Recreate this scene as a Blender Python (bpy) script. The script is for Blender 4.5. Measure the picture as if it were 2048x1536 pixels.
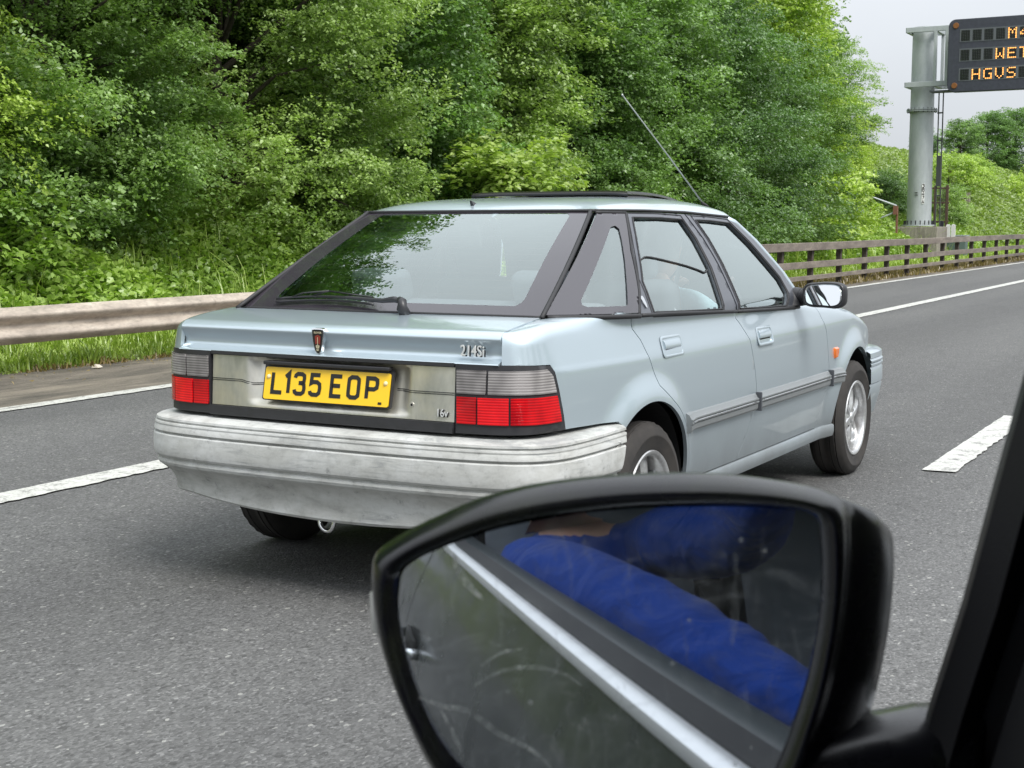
import bpy, bmesh, math, random
import numpy as np
from mathutils import Vector, Matrix
from mathutils.geometry import delaunay_2d_cdt
random.seed(7); rng = np.random.default_rng(7)
R = math.radians
scene = bpy.context.scene
for o in list(bpy.data.objects): bpy.data.objects.remove(o, do_unlink=True)
C = scene.collection

# ------------------------------------------------------------------ camera
CAM_H = 1.255
PITCH, YAW, ROLL = R(-6.3664), R(28.6217), R(-0.127)
cy_, sy_, cp_, sp_ = math.cos(YAW), math.sin(YAW), math.cos(PITCH), math.sin(PITCH)
Fv = Vector((-sy_*cp_, cy_*cp_, sp_)); Rv = Vector((cy_, sy_, 0)); Uv = Rv.cross(Fv)
cr_, sr_ = math.cos(ROLL), math.sin(ROLL)
R2 = cr_*Rv + sr_*Uv; U2 = -sr_*Rv + cr_*Uv
cd = bpy.data.cameras.new('camera'); cam = bpy.data.objects.new('camera', cd); C.objects.link(cam)
cam.matrix_world = Matrix(((R2.x, U2.x, -Fv.x, 0), (R2.y, U2.y, -Fv.y, 0), (R2.z, U2.z, -Fv.z, CAM_H), (0, 0, 0, 1)))
cd.sensor_width = 36; cd.lens = 2846.65/2048*36
cd.clip_start = 0.02; cd.clip_end = 2000
cd.dof.use_dof = True; cd.dof.focus_distance = 6.2; cd.dof.aperture_fstop = 50.04/2.0   # 2 mm pupil of a phone lens
scene.camera = cam
scene.render.resolution_x = 1024; scene.render.resolution_y = 768

# ------------------------------------------------------------------ sky
SUN_EL, SUN_AZ = R(50), R(118)      # soft sun high, behind the camera on the right
w = bpy.data.worlds.new('World'); scene.world = w; w.use_nodes = True
nt = w.node_tree; nt.nodes.clear()
def N(nt, t, **k):
    n = nt.nodes.new(t)
    for a, b in k.items(): setattr(n, a, b)
    return n
wo = N(nt, 'ShaderNodeOutputWorld'); bg = N(nt, 'ShaderNodeBackground'); sky = N(nt, 'ShaderNodeTexSky')
sky.sky_type = 'NISHITA'; sky.sun_disc = False; sky.sun_elevation = SUN_EL; sky.sun_rotation = SUN_AZ
tc = N(nt, 'ShaderNodeTexCoord'); sep = N(nt, 'ShaderNodeSeparateXYZ')
nt.links.new(tc.outputs['Generated'], sep.inputs[0])
mr = N(nt, 'ShaderNodeMapRange'); mr.inputs['From Min'].default_value = 0; mr.inputs['From Max'].default_value = 1
mr.inputs['To Min'].default_value = 1.0; mr.inputs['To Max'].default_value = 3.4
nt.links.new(sep.outputs['Z'], mr.inputs['Value'])
noi = N(nt, 'ShaderNodeTexNoise'); noi.inputs['Scale'].default_value = 2.2; noi.inputs['Detail'].default_value = 5
mp_ = N(nt, 'ShaderNodeMapping'); mp_.inputs['Scale'].default_value = (1, 1, 2.5)
nt.links.new(tc.outputs['Generated'], mp_.inputs[0]); nt.links.new(mp_.outputs[0], noi.inputs['Vector'])
mr2 = N(nt, 'ShaderNodeMapRange'); mr2.inputs['From Min'].default_value = .3; mr2.inputs['From Max'].default_value = .7
mr2.inputs['To Min'].default_value = .94; mr2.inputs['To Max'].default_value = 1.05
nt.links.new(noi.outputs['Fac'], mr2.inputs['Value'])
mul = N(nt, 'ShaderNodeMath', operation='MULTIPLY'); nt.links.new(mr.outputs[0], mul.inputs[0]); nt.links.new(mr2.outputs[0], mul.inputs[1])
cl = N(nt, 'ShaderNodeVectorMath', operation='SCALE'); cl.inputs[0].default_value = (4.38, 4.6, 4.88)
nt.links.new(mul.outputs[0], cl.inputs['Scale'])
mx = N(nt, 'ShaderNodeMix', data_type='RGBA'); mx.inputs[0].default_value = 0.97
nt.links.new(sky.outputs[0], mx.inputs[6]); nt.links.new(cl.outputs[0], mx.inputs[7])
nt.links.new(mx.outputs[2], bg.inputs['Color']); bg.inputs['Strength'].default_value = 0.10
nt.links.new(bg.outputs[0], wo.inputs[0])
# ------------------------------------------------------------------ sun
sl = bpy.data.lights.new('sun', 'SUN'); sl.energy = 2.5; sl.angle = R(26); sl.color = (1, .965, .91)
so = bpy.data.objects.new('sun', sl); C.objects.link(so)
sd = Vector((math.sin(SUN_AZ)*math.cos(SUN_EL), math.cos(SUN_AZ)*math.cos(SUN_EL), math.sin(SUN_EL)))
so.rotation_euler = sd.to_track_quat('Z', 'Y').to_euler(); so.location = (20, 10, 40)
# ------------------------------------------------------------------ exposure
vs = scene.view_settings; vs.view_transform = 'Standard'; vs.look = 'None'; vs.exposure = 0.50; vs.gamma = 1; vs.use_curve_mapping = False
scene.render.engine = 'CYCLES'
scene.cycles.max_bounces = 8; scene.cycles.transparent_max_bounces = 24; scene.cycles.diffuse_bounces = 3; scene.cycles.glossy_bounces = 5; scene.cycles.transmission_bounces = 6

# ================================================================== helpers
def tag(o, label=None, cat=None, group=None, kind=None):
    if label: o['label'] = label
    if cat: o['category'] = cat
    if group: o['group'] = group
    if kind: o['kind'] = kind
    return o
def empty(name, loc=(0, 0, 0), rz=0):
    o = bpy.data.objects.new(name, None); C.objects.link(o); o.location = loc; o.rotation_euler = (0, 0, rz); o.empty_display_size = .1
    return o
def link(name, me, mat=None, parent=None, smooth=False):
    o = bpy.data.objects.new(name, me); C.objects.link(o)
    if mat is not None:
        if isinstance(mat, (list, tuple)):
            for m in mat: me.materials.append(m)
        else: me.materials.append(mat)
    if smooth: me.polygons.foreach_set('use_smooth', [True]*len(me.polygons))
    if parent is not None: o.parent = parent
    return o
class MB:
    def __init__(s): s.v = []; s.f = []; s.m = []
    def add(s, vs, fs, mi=0):
        b = len(s.v); s.v += [tuple(map(float, q)) for q in vs]; s.f += [tuple(i+b for i in f) for f in fs]; s.m += [mi]*len(fs)
    def box(s, c, size, mi=0, rot=None):
        x, y, z = [a/2 for a in size]; P = []
        for i in (-1, 1):
            for j in (-1, 1):
                for k in (-1, 1):
                    q = Vector((i*x, j*y, k*z)); q = rot @ q if rot else q
                    P.append(q+Vector(c))
        s.add(P, [(0, 1, 3, 2), (4, 6, 7, 5), (0, 4, 5, 1), (2, 3, 7, 6), (0, 2, 6, 4), (1, 5, 7, 3)], mi)
    def tube(s, pts, r, n=10, mi=0, caps=True, ell=None):
        pts = [Vector(q) for q in pts]; rs = r if isinstance(r, (list, tuple)) else [r]*len(pts)
        V = []; up = None
        for i, q in enumerate(pts):
            t = (pts[min(i+1, len(pts)-1)]-pts[max(i-1, 0)]).normalized()
            if up is None:
                up = Vector((0, 0, 1)) if abs(t.z) < .9 else Vector((1, 0, 0))
            a = t.cross(up).normalized(); b = a.cross(t).normalized(); up = b
            e = ell or (1, 1)
            for k in range(n):
                th = 2*math.pi*k/n; V.append(q+rs[i]*(a*math.cos(th)*e[0]+b*math.sin(th)*e[1]))
        Fs = []
        for i in range(len(pts)-1):
            for k in range(n): Fs.append((i*n+k, i*n+(k+1) % n, (i+1)*n+(k+1) % n, (i+1)*n+k))
        if caps: Fs.append(tuple(range(n-1, -1, -1))); Fs.append(tuple((len(pts)-1)*n+k for k in range(n)))
        s.add(V, Fs, mi)
    def sweep(s, prof, frames, mi=0, caps=True, closed=False):
        # prof: list of (a,b); frames: list of (origin, A, B)
        n = len(prof); V = []
        for o, A, B in frames:
            for a, b in prof: V.append(Vector(o)+Vector(A)*a+Vector(B)*b)
        Fs = []
        for i in range(len(frames)-1):
            for k in range(n if closed else n-1): Fs.append((i*n+k, i*n+(k+1) % n, (i+1)*n+(k+1) % n, (i+1)*n+k))
        if caps and closed: Fs.append(tuple(range(n-1, -1, -1))); Fs.append(tuple((len(frames)-1)*n+k for k in range(n)))
        s.add(V, Fs, mi)
    def grid(s, P, mi=0, flip=False):
        r = len(P); c = len(P[0]); V = [q for row in P for q in row]; Fs = []
        for i in range(r-1):
            for j in range(c-1):
                f = (i*c+j, i*c+j+1, (i+1)*c+j+1, (i+1)*c+j); Fs.append(f[::-1] if flip else f)
        s.add(V, Fs, mi)
    def build(s, name, mat, parent=None, smooth=False, bevel=0, seg=2, subsurf=0, fix=True, auto=None):
        me = bpy.data.meshes.new(name); me.from_pydata(s.v, [], s.f); me.update()
        o = link(name, me, mat, parent, smooth or bevel > 0)
        if len(set(s.m)) > 1: me.polygons.foreach_set('material_index', s.m)
        if fix:
            bm = bmesh.new(); bm.from_mesh(me); bmesh.ops.recalc_face_normals(bm, faces=bm.faces); bm.to_mesh(me); bm.free()
        if bevel:
            m = o.modifiers.new('bevel', 'BEVEL'); m.width = bevel; m.segments = seg; m.limit_method = 'ANGLE'; m.angle_limit = R(35); m.harden_normals = True
        if subsurf:
            m = o.modifiers.new('sub', 'SUBSURF'); m.levels = subsurf; m.render_levels = subsurf
        if auto is not None: sharp(me, auto)
        return o
def sharp(me, ang):
    bm = bmesh.new(); bm.from_mesh(me)
    for e in bm.edges:
        if len(e.link_faces) == 2 and e.calc_face_angle(0) > R(ang): e.smooth = False
    bm.to_mesh(me); bm.free()
    me.polygons.foreach_set('use_smooth', [True]*len(me.polygons))
def lathe_y(prof, n=48, c=(0, 0, 0)):
    # prof (r, y) round the X axis through c -> wheel parts; returns verts, faces (axis = x)
    V = []; Fs = []; m = len(prof)
    for k in range(n):
        th = 2*math.pi*k/n
        for r, x in prof: V.append((c[0]+x, c[1]+r*math.cos(th), c[2]+r*math.sin(th)))
    for k in range(n):
        for i in range(m-1): Fs.append((k*m+i, k*m+i+1, ((k+1) % n)*m+i+1, ((k+1) % n)*m+i))
    return V, Fs

# ================================================================== materials
def mat(name, col=(.5, .5, .5), rough=.5, metal=0, coat=0, coatr=.05, spec=.5, emit=None, estr=0, alpha=1):
    m = bpy.data.materials.new(name); m.use_nodes = True; b = m.node_tree.nodes['Principled BSDF']
    b.inputs['Base Color'].default_value = (*col, 1); b.inputs['Roughness'].default_value = rough; b.inputs['Metallic'].default_value = metal
    b.inputs['Coat Weight'].default_value = coat; b.inputs['Coat Roughness'].default_value = coatr; b.inputs['Specular IOR Level'].default_value = spec
    if emit: b.inputs['Emission Color'].default_value = (*emit, 1); b.inputs['Emission Strength'].default_value = estr
    return m
def coords(m, scale=(1, 1, 1), obj=True, rot=(0, 0, 0)):
    t = m.node_tree; a = N(t, 'ShaderNodeTexCoord'); b = N(t, 'ShaderNodeMapping'); b.inputs['Scale'].default_value = scale; b.inputs['Rotation'].default_value = rot
    t.links.new(a.outputs['Object'], b.inputs[0]); return b.outputs[0]
def noise(m, vec, scale, detail=4, rough=.5, dist=0):
    n = N(m.node_tree, 'ShaderNodeTexNoise'); n.inputs['Scale'].default_value = scale; n.inputs['Detail'].default_value = detail; n.inputs['Roughness'].default_value = rough; n.inputs['Distortion'].default_value = dist
    m.node_tree.links.new(vec, n.inputs['Vector']); return n.outputs['Fac']
def ramp(m, fac, stops, interp='LINEAR'):
    n = N(m.node_tree, 'ShaderNodeValToRGB'); cr = n.color_ramp; cr.interpolation = interp
    while len(cr.elements) > 1: cr.elements.remove(cr.elements[0])
    cr.elements[0].position = stops[0][0]; cr.elements[0].color = (*stops[0][1], 1)
    for p, c in stops[1:]:
        e = cr.elements.new(p); e.color = (*c, 1)
    m.node_tree.links.new(fac, n.inputs[0]); return n.outputs[0]
def g3(v): return (v, v, v)
def mixc(m, fac, a, b, mode='MIX'):
    n = N(m.node_tree, 'ShaderNodeMix', data_type='RGBA', blend_type=mode); L = m.node_tree.links
    for s, i in ((fac, 0), (a, 6), (b, 7)):
        if isinstance(s, (int, float)): n.inputs[i].default_value = s
        elif isinstance(s, tuple): n.inputs[i].default_value = (*s, 1)
        else: L.new(s, n.inputs[i])
    return n.outputs[2]
def mth(m, op, a, b=None, clamp=False):
    n = N(m.node_tree, 'ShaderNodeMath', operation=op, use_clamp=clamp)
    for s, i in ((a, 0), (b, 1)):
        if s is None: continue
        if isinstance(s, (int, float)): n.inputs[i].default_value = s
        else: m.node_tree.links.new(s, n.inputs[i])
    return n.outputs[0]
def setin(m, name, s): m.node_tree.links.new(s, m.node_tree.nodes['Principled BSDF'].inputs[name])
def bump(m, h, strength=.3, dist=.01):
    n = N(m.node_tree, 'ShaderNodeBump'); n.inputs['Strength'].default_value = strength; n.inputs['Distance'].default_value = dist
    m.node_tree.links.new(h, n.inputs['Height']); setin(m, 'Normal', n.outputs[0]); return n
def objz(m):
    t = m.node_tree; a = N(t, 'ShaderNodeTexCoord'); s = N(t, 'ShaderNodeSeparateXYZ'); t.links.new(a.outputs['Object'], s.inputs[0]); return s.outputs

# car paint
PAINT = mat('silver_paint', (.455, .535, .585), .33, .50, .85, .05)
v = coords(PAINT); d1 = noise(PAINT, v, 2.2, 6, .6)
z_ = objz(PAINT)[2]
low = mth(PAINT, 'SUBTRACT', 1.30, mth(PAINT, 'DIVIDE', z_, .50), True)
dirt_shade = mth(PAINT, 'MULTIPLY', low, mth(PAINT, 'ADD', d1, .40), True)  # road dirt plus the dark low reflection, painted into the body colour
setin(PAINT, 'Base Color', mixc(PAINT, dirt_shade, (.455, .535, .585), (.15, .15, .148)))
rr = mth(PAINT, 'ADD', .32, mth(PAINT, 'MULTIPLY', dirt_shade, .5)); setin(PAINT, 'Roughness', rr)
cw = mth(PAINT, 'SUBTRACT', .9, mth(PAINT, 'MULTIPLY', dirt_shade, 1.2), True); setin(PAINT, 'Coat Weight', cw)
flk = noise(PAINT, v, 900, 1); bump(PAINT, mth(PAINT, 'ADD', mth(PAINT, 'MULTIPLY', noise(PAINT, v, 3.0, 2), 1.0), mth(PAINT, 'MULTIPLY', flk, .02)), .06, .02)
# weathered bumper
BUMP = mat('weathered_bumper', (.45, .45, .44), .55, .1)
v = coords(BUMP, (1, 1, 2.2)); n1 = noise(BUMP, v, 3.5, 9, .68, .4); n2 = noise(BUMP, coords(BUMP, (1.0, 1, .6)), 28, 7, .75); n3 = noise(BUMP, v, 14, 8, .75, 1.2)
c1 = ramp(BUMP, n1, [(.32, (.32, .32, .305)), (.45, (.45, .455, .435)), (.62, (.55, .56, .55))])
c2 = ramp(BUMP, mth(BUMP, 'MULTIPLY', n2, n3), [(.13, (.42, .42, .42)), (.18, (.85, .85, .85)), (.26, (1, 1, 1))])
n4 = noise(BUMP, coords(BUMP, (.35, .35, 3.0)), 16, 8, .78, .8); n5 = noise(BUMP, coords(BUMP, (1, 1, 1.6)), 2.6, 4, .6)
scf = mth(BUMP, 'MULTIPLY', ramp(BUMP, n4, [(.50, g3(0)), (.60, g3(1))]), ramp(BUMP, n5, [(.46, g3(0)), (.60, g3(.75))]))
setin(BUMP, 'Base Color', mixc(BUMP, scf, mixc(BUMP, .75, c1, c2, 'MULTIPLY'), (.26, .27, .27))); bump(BUMP, n3, .15, .003)
setin(BUMP, 'Roughness', ramp(BUMP, n3, [(.3, g3(.55)), (.7, g3(.85))]))
BLK = mat('black_plastic', (.022, .022, .025), .42); v = coords(BLK); setin(BLK, 'Roughness', ramp(BLK, noise(BLK, v, 30, 4), [(.3, g3(.35)), (.7, g3(.55))]))
RUB = mat('black_rubber', (.018, .018, .02), .6)
FRIT = mat('ceramic_border', (.035, .031, .038), .05, 0, .25, .02, .6); 
FRAME = mat('door_frame_paint', (.07, .075, .09), .32, .1, .3)
DARK = mat('dark_trim', (.008, .008, .008), .8)
SEAT = mat('seat_fabric', (.16, .18, .21), .9)
TRIM = mat('interior_trim', (.26, .28, .28), .8)
def glassmat(name, tint, refl=1.0, f0=1.5, rough=0.0):
    m = bpy.data.materials.new(name); m.use_nodes = True; t = m.node_tree; t.nodes.clear()
    o = N(t, 'ShaderNodeOutputMaterial'); tr = N(t, 'ShaderNodeBsdfTransparent'); gl = N(t, 'ShaderNodeBsdfGlossy'); fr = N(t, 'ShaderNodeFresnel'); mi = N(t, 'ShaderNodeMixShader')
    tr.inputs[0].default_value = (*tint, 1); gl.inputs['Roughness'].default_value = rough; gl.inputs[0].default_value = (.90, .99, .97, 1); fr.inputs['IOR'].default_value = f0
    mm = N(t, 'ShaderNodeMath', operation='MULTIPLY', use_clamp=True); mm.inputs[1].default_value = refl
    t.links.new(fr.outputs[0], mm.inputs[0]); t.links.new(mm.outputs[0], mi.inputs[0]); t.links.new(tr.outputs[0], mi.inputs[1]); t.links.new(gl.outputs[0], mi.inputs[2]); t.links.new(mi.outputs[0], o.inputs[0])
    return m
GLASS = glassmat('window_glass', (.90, .95, .93), 2.35, 1.70)
RGLASS = glassmat('rear_window_glass', (.84, .90, .88), 2.15, 1.72)
MIRR = mat('mirror_glass', (.86, .88, .9), .01, 1)
CHROME = mat('chrome', (.8, .81, .82), .12, 1)
ALLOY = mat('alloy_wheel', (.62, .63, .64), .3, .75, .4); v = coords(ALLOY); setin(ALLOY, 'Base Color', ramp(ALLOY, noise(ALLOY, v, 9, 6, .7), [(.35, (.36, .35, .34)), (.6, (.66, .67, .68))]))
TYRE = mat('tyre_rubber', (.03, .029, .028), .8); v = coords(TYRE); setin(TYRE, 'Base Color', ramp(TYRE, noise(TYRE, v, 8, 6, .7), [(.3, (.016, .015, .015)), (.7, (.040, .035, .031))]))
def lensmat(name, ca, cb, em=0):
    m = mat(name, ca, .22, .0, .35, .05, .3)
    v = coords(m); o = objz(m)
    wv = N(m.node_tree, 'ShaderNodeTexWave', wave_type='BANDS', bands_direction='Z', wave_profile='SIN'); wv.inputs['Scale'].default_value = 1/.0088/3.1416*1.0*.5*2
    m.node_tree.links.new(v, wv.inputs[0])
    n1 = noise(m, coords(m, (1, 1, .6)), 9, 2)  # soft blotches: bright bulb spots painted into the lens colour
    f = mth(m, 'MULTIPLY', mth(m, 'ADD', mth(m, 'MULTIPLY', wv.outputs['Fac'], .55), .35), ramp(m, n1, [(.32, g3(.35)), (.5, g3(.8)), (.66, g3(1.35))]))
    setin(m, 'Base Color', ramp(m, f, [(0.05, ca), (.8, cb)])); bump(m, wv.outputs['Fac'], .25, .002)
    return m
LRED = lensmat('red_lens', (.16, .0, .004), (.62, .004, .008))
LRED2 = lensmat('bright_red_lens', (.34, .0, .006), (.95, .010, .014))
LCLR = lensmat('smoked_clear_lens', (.07, .065, .065), (.36, .34, .335))
SILV = mat('tarnished_panel', (.42, .40, .34), .38, .75)
v = coords(SILV, (1, 1, .35)); n1 = noise(SILV, v, 7, 7, .65, .3); n2 = noise(SILV, coords(SILV), 3, 5, .6)
setin(SILV, 'Base Color', mixc(SILV, ramp(SILV, n2, [(.45, g3(0)), (.66, g3(.75))]), ramp(SILV, n1, [(.3, (.36, .36, .34)), (.5, (.56, .55, .50)), (.7, (.72, .70, .63))]), (.70, .64, .48)))
setin(SILV, 'Roughness', ramp(SILV, n1, [(.3, g3(.3)), (.7, g3(.5))]))
YEL = mat('plate_yellow', (.86, .53, .006), .35, 0, .3)
PLBLK = mat('plate_black', (.008, .008, .008), .4)
ORANGE = mat('orange_lens', (.75, .17, .02), .2, 0, 1)
SKIN = mat('skin', (.55, .33, .25), .5); b_ = SKIN.node_tree.nodes['Principled BSDF']; b_.inputs['Subsurface Weight'].default_value = .1; b_.inputs['Subsurface Radius'].default_value = (.01, .004, .002)
BLUE = mat('royal_blue_cloth', (.003, .040, .27), .9, spec=.2); v = coords(BLUE); bump(BLUE, mth(BLUE, 'ADD', noise(BLUE, v, 9, 3, .5, 1.5), mth(BLUE, 'MULTIPLY', noise(BLUE, v, 500, 2), .06)), .6, .03)
b_ = BLUE.node_tree.nodes['Principled BSDF']; b_.inputs['Sheen Weight'].default_value = .1
LBLUE = mat('pale_blue_cloth', (.55, .82, .93), .8); v = coords(LBLUE); bump(LBLUE, noise(LBLUE, v, 9, 3, .5, 1.0), .4, .02)
HAIR = mat('grey_hair', (.25, .22, .19), .8); HAIRD = mat('brown_hair', (.05, .03, .02), .7); JEANS = mat('dark_trousers', (.03, .04, .07), .9); EYE = mat('eye', (.02, .02, .02), .2); LIP = mat('lips', (.42, .18, .15), .5)
CHROMED = mat('bright_metal', (.70, .71, .72), .18, 1)
MOULD = mat('grey_moulding', (.21, .225, .23), .45, .3, .3, .2)
BADGE = mat('polished_badge', (.88, .89, .90), .38, .6)
# ================================================================== the hatchback
CARPOS = (-2.7589, 3.7258, 0); CARYAW = R(-0.8611)
# plan of the widest line of the body: x, y and, for the same station, the upper edge of the body side
ST = [((0, .050), (0, .09, .925)), ((.30, .054), (.30, .09, .925)), ((.50, .058), (.50, .092, .925)), ((.60, .064), (.60, .10, .925)), ((.67, .082), (.645, .115, .927)),
      ((.72, .115), (.640, .165, .932)), ((.75, .165), (.638, .24, .941)), ((.768, .25), (.636, .335, .952)), ((.780, .36), (.672, .43, .956)), ((.792, .50), (.736, .54, .953)), ((.805, .68), (.782, .68, .947)),
      ((.815, .9), (.789, .90, .940)), ((.822, 1.3), (.793, 1.3, .927)), ((.825, 1.8), (.794, 1.8, .911)), ((.825, 2.3), (.793, 2.3, .896)), ((.823, 2.6), (.784, 2.6, .888)), ((.820, 2.9), (.735, 2.88, .884)),
      ((.812, 3.2), (.70, 3.2, .862)), ((.795, 3.5), (.68, 3.5, .812)), ((.765, 3.75), (.65, 3.72, .752)), ((.71, 3.92), (.60, 3.88, .70)), ((.60, 4.02), (.5, 3.97, .67)), ((.30, 4.08), (.3, 4.03, .655)), ((0, 4.09), (0, 4.04, .65))]
def crom(pts, n=16):
    pts = [np.array(q, float) for q in pts]; out = []
    for i in range(len(pts)-1):
        p0 = pts[max(i-1, 0)]; p1 = pts[i]; p2 = pts[i+1]; p3 = pts[min(i+2, len(pts)-1)]
        d1 = np.linalg.norm(p2-p1); m1 = (p2-p0)/max(np.linalg.norm(p2-p1)+np.linalg.norm(p1-p0), 1e-9)*d1; m2 = (p3-p1)/max(np.linalg.norm(p3-p2)+np.linalg.norm(p2-p1), 1e-9)*d1
        for k in range(n):
            t = k/n; out.append((2*t**3-3*t*t+1)*p1+(t**3-2*t*t+t)*m1+(-2*t**3+3*t*t)*p2+(t**3-t*t)*m2)
    out.append(pts[-1]); return np.array(out)
DEN = crom([(*a, *b) for a, b in ST])
SL = np.concatenate([[0], np.cumsum(np.hypot(np.diff(DEN[:, 0]), np.diff(DEN[:, 1])))])
tg = np.gradient(DEN[:, :2], axis=0); tg /= np.linalg.norm(tg, axis=1)[:, None]; NRM = np.stack([tg[:, 1], -tg[:, 0]], 1)
SMAX = SL[-1]
def sy(y): return float(np.interp(y, DEN[:, 1], SL))
imax = int(np.argmax(DEN[:, 0]))
def sx(x): return float(np.interp(x, DEN[:imax, 0], SL[:imax]))
def plan(s): return np.array([np.interp(s, SL, DEN[:, 0]), np.interp(s, SL, DEN[:, 1])]), np.array([np.interp(s, SL, NRM[:, 0]), np.interp(s, SL, NRM[:, 1])])
def topof(s): return np.array([np.interp(s, SL, DEN[:, k]) for k in (2, 3, 4)])
DZ = crom([(.18, .085), (.22, .060), (.27, .046), (.33, .033), (.45, .014), (.56, .002), (.66, .0), (.75, .002), (.793, .0045), (.80, .0055), (.808, .0085), (.85, .0195), (.91, .035), (.96, .05)], 8)
SREAR = sx(.69)
def dprof(z, s):
    d = float(np.interp(z, DZ[:, 0], DZ[:, 1]))
    if s < SREAR+.2:
        k = min(1, max(0, (SREAR+.2-s)/.25)); d = d*(1-k)+k*float(np.interp(z, [.2, .60, .63, .82, .90], [.03, .0, .001, .003, .012]))
    return d
ARC = [(.818, .300, .345), (3.36, .300, .345)]
def flare(s, z):
    if z < .2: return 0
    q, n = plan(s); y = q[1]
    f = 0
    for cy, cz, r0 in ARC:
        if abs(y-cy) > .6 or s < SREAR+.1: continue
        r = math.hypot(y-cy, z-cz)
        t = 1-min(1, max(0, (r-r0)/.115))
        k = 1 if z > .30 else max(0, 1-(.30-z)/.12)
        f = max(f, .024*(t*t*(3-2*t))*k)
    return f
def zsh(s): return topof(s)[2]-.045
def body(s, v, off=0.0):
    s = min(max(s, 0), SMAX); q, n = plan(s); zs = zsh(s); n3 = np.array([n[0], n[1], 0])
    def low(z): return np.array([q[0], q[1], z])-n3*(dprof(z, s)-flare(s, z))
    if v <= zs: P = low(v)
    else:
        t = min(1, (v-zs)/.10); P0 = low(zs); T = topof(s); dd = low(zs)-low(zs-.01); dd /= max(dd[2], 1e-5)
        P1 = P0+dd*(T[2]-zs)*.75; P2 = T+(P0-T)*np.array([.45, .45, 0]); P2[2] = T[2]
        P = (1-t)**3*P0+3*(1-t)**2*t*P1+3*(1-t)*t*t*P2+t**3*T
    return P
def bnorm(fn, s, v):
    e = .004
    a = fn(s+e, v)-fn(s-e, v); b = fn(s, v+e)-fn(s, v-e); n = np.cross(a, b)
    l = np.linalg.norm(n); 
    return n/l if l > 1e-12 else np.array([1., 0, 0])
def inpoly(x, y, P):
    c = False; j = len(P)-1
    for i in range(len(P)):
        if (P[i][1] > y) != (P[j][1] > y) and x < (P[j][0]-P[i][0])*(y-P[i][1])/(P[j][1]-P[i][1])+P[i][0]: c = not c
        j = i
    return c
def dens(P, st, closed=True):
    out = []; n = len(P)
    for i in range(n if closed else n-1):
        a = P[i]; b = P[(i+1) % n]; k = max(1, int(math.hypot(b[0]-a[0], b[1]-a[1])/st))
        for j in range(k): out.append((a[0]+(b[0]-a[0])*j/k, a[1]+(b[1]-a[1])*j/k))
    if not closed: out.append(P[-1])
    return out
def inset(P, d):
    # shrink polygon by d (vertex normals)
    n = len(P); A = sum(P[i][0]*P[(i+1) % n][1]-P[(i+1) % n][0]*P[i][1] for i in range(n)); sg = 1 if A > 0 else -1; out = []
    for i in range(n):
        ax, ay = P[i-1]; bx, by = P[i]; cx, cy = P[(i+1) % n]
        e1 = (bx-ax, by-ay); e2 = (cx-bx, cy-by); l1 = math.hypot(*e1) or 1; l2 = math.hypot(*e2) or 1
        n1 = (-e1[1]/l1*sg, e1[0]/l1*sg); n2 = (-e2[1]/l2*sg, e2[0]/l2*sg); m = (n1[0]+n2[0], n1[1]+n2[1]); k = m[0]*n1[0]+m[1]*n1[1]
        k = max(k, .5); out.append((bx+m[0]*d/k, by+m[1]*d/k))
    return out
def panel(name, fn, outline, m, parent, holes=(), gap=.0018, off=0.0, th=.014, st=.03, side=1, smooth=True):
    out = inset(dens(outline, st*.7), gap) if gap else dens(outline, st*.7)
    hs = [dens(h, st*.7) for h in holes]
    loops = [out]+hs; pts = []; edges = []
    for L in loops:
        b = len(pts); pts += L; edges += [(b+i, b+(i+1) % len(L)) for i in range(len(L))]
    xs = [q[0] for q in out]; ys = [q[1] for q in out]
    bx = np.array(pts)
    x = math.ceil(min(xs)/st)*st
    while x < max(xs):
        y = math.ceil(min(ys)/(st*.67))*(st*.67)
        while y < max(ys):
            if inpoly(x, y, out) and not any(inpoly(x, y, h) for h in hs) and np.min(np.hypot(bx[:, 0]-x, bx[:, 1]-y)) > st*.35: pts.append((x, y))
            y += st*.67
        x += st
    r = delaunay_2d_cdt([Vector(q) for q in pts], edges, [], 0, 1e-7)
    V2 = [(q.x, q.y) for q in r[0]]; T = []
    for f in r[2]:
        cx = sum(V2[i][0] for i in f)/len(f); cy = sum(V2[i][1] for i in f)/len(f)
        if inpoly(cx, cy, out) and not any(inpoly(cx, cy, h) for h in hs): T.append(tuple(f))
    P3 = []; 
    for q in V2:
        n = bnorm(fn, *q); P3.append(fn(*q)+n*off)
    V = [np.array(q) for q in P3]; Fs = list(T)
    for L in loops:
        nb = len(V)
        for q in L: n = bnorm(fn, *q); a = fn(*q)+n*off; V.append(a)
        for q in L: n = bnorm(fn, *q); a = fn(*q)+n*(off-th); V.append(a)
        k = len(L)
        for i in range(k): Fs.append((nb+i, nb+(i+1) % k, nb+k+(i+1) % k, nb+k+i))
    nt_ = len(T)
    # orient
    f = Fs[0]; a = np.cross(V[f[1]]-V[f[0]], V[f[2]]-V[f[0]]); 
    if a @ bnorm(fn, *V2[f[0]]) < 0: Fs = [g[::-1] for g in Fs]
    if side < 0: V = [q*np.array([-1, 1, 1]) for q in V]; Fs = [g[::-1] for g in Fs]
    me = bpy.data.meshes.new(name); me.from_pydata([tuple(q) for q in V], [], Fs); me.update()
    o = link(name, me, m, parent, smooth)
    return o
car = empty('silver_hatchback', CARPOS, CARYAW)
tag(car, 'tired silver five door hatchback with a faded grey rear bumper and yellow number plate', 'car')
def arcpts(i, a0, a1, n=18, r=None):
    cy, cz, r0 = ARC[i]; r = r or r0
    return [(cy+r*math.cos(R(a0+(a1-a0)*k/n)), cz+r*math.sin(R(a0+(a1-a0)*k/n))) for k in range(n+1)]
S_ = lambda L: [(sy(y), z) for y, z in L]
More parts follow.
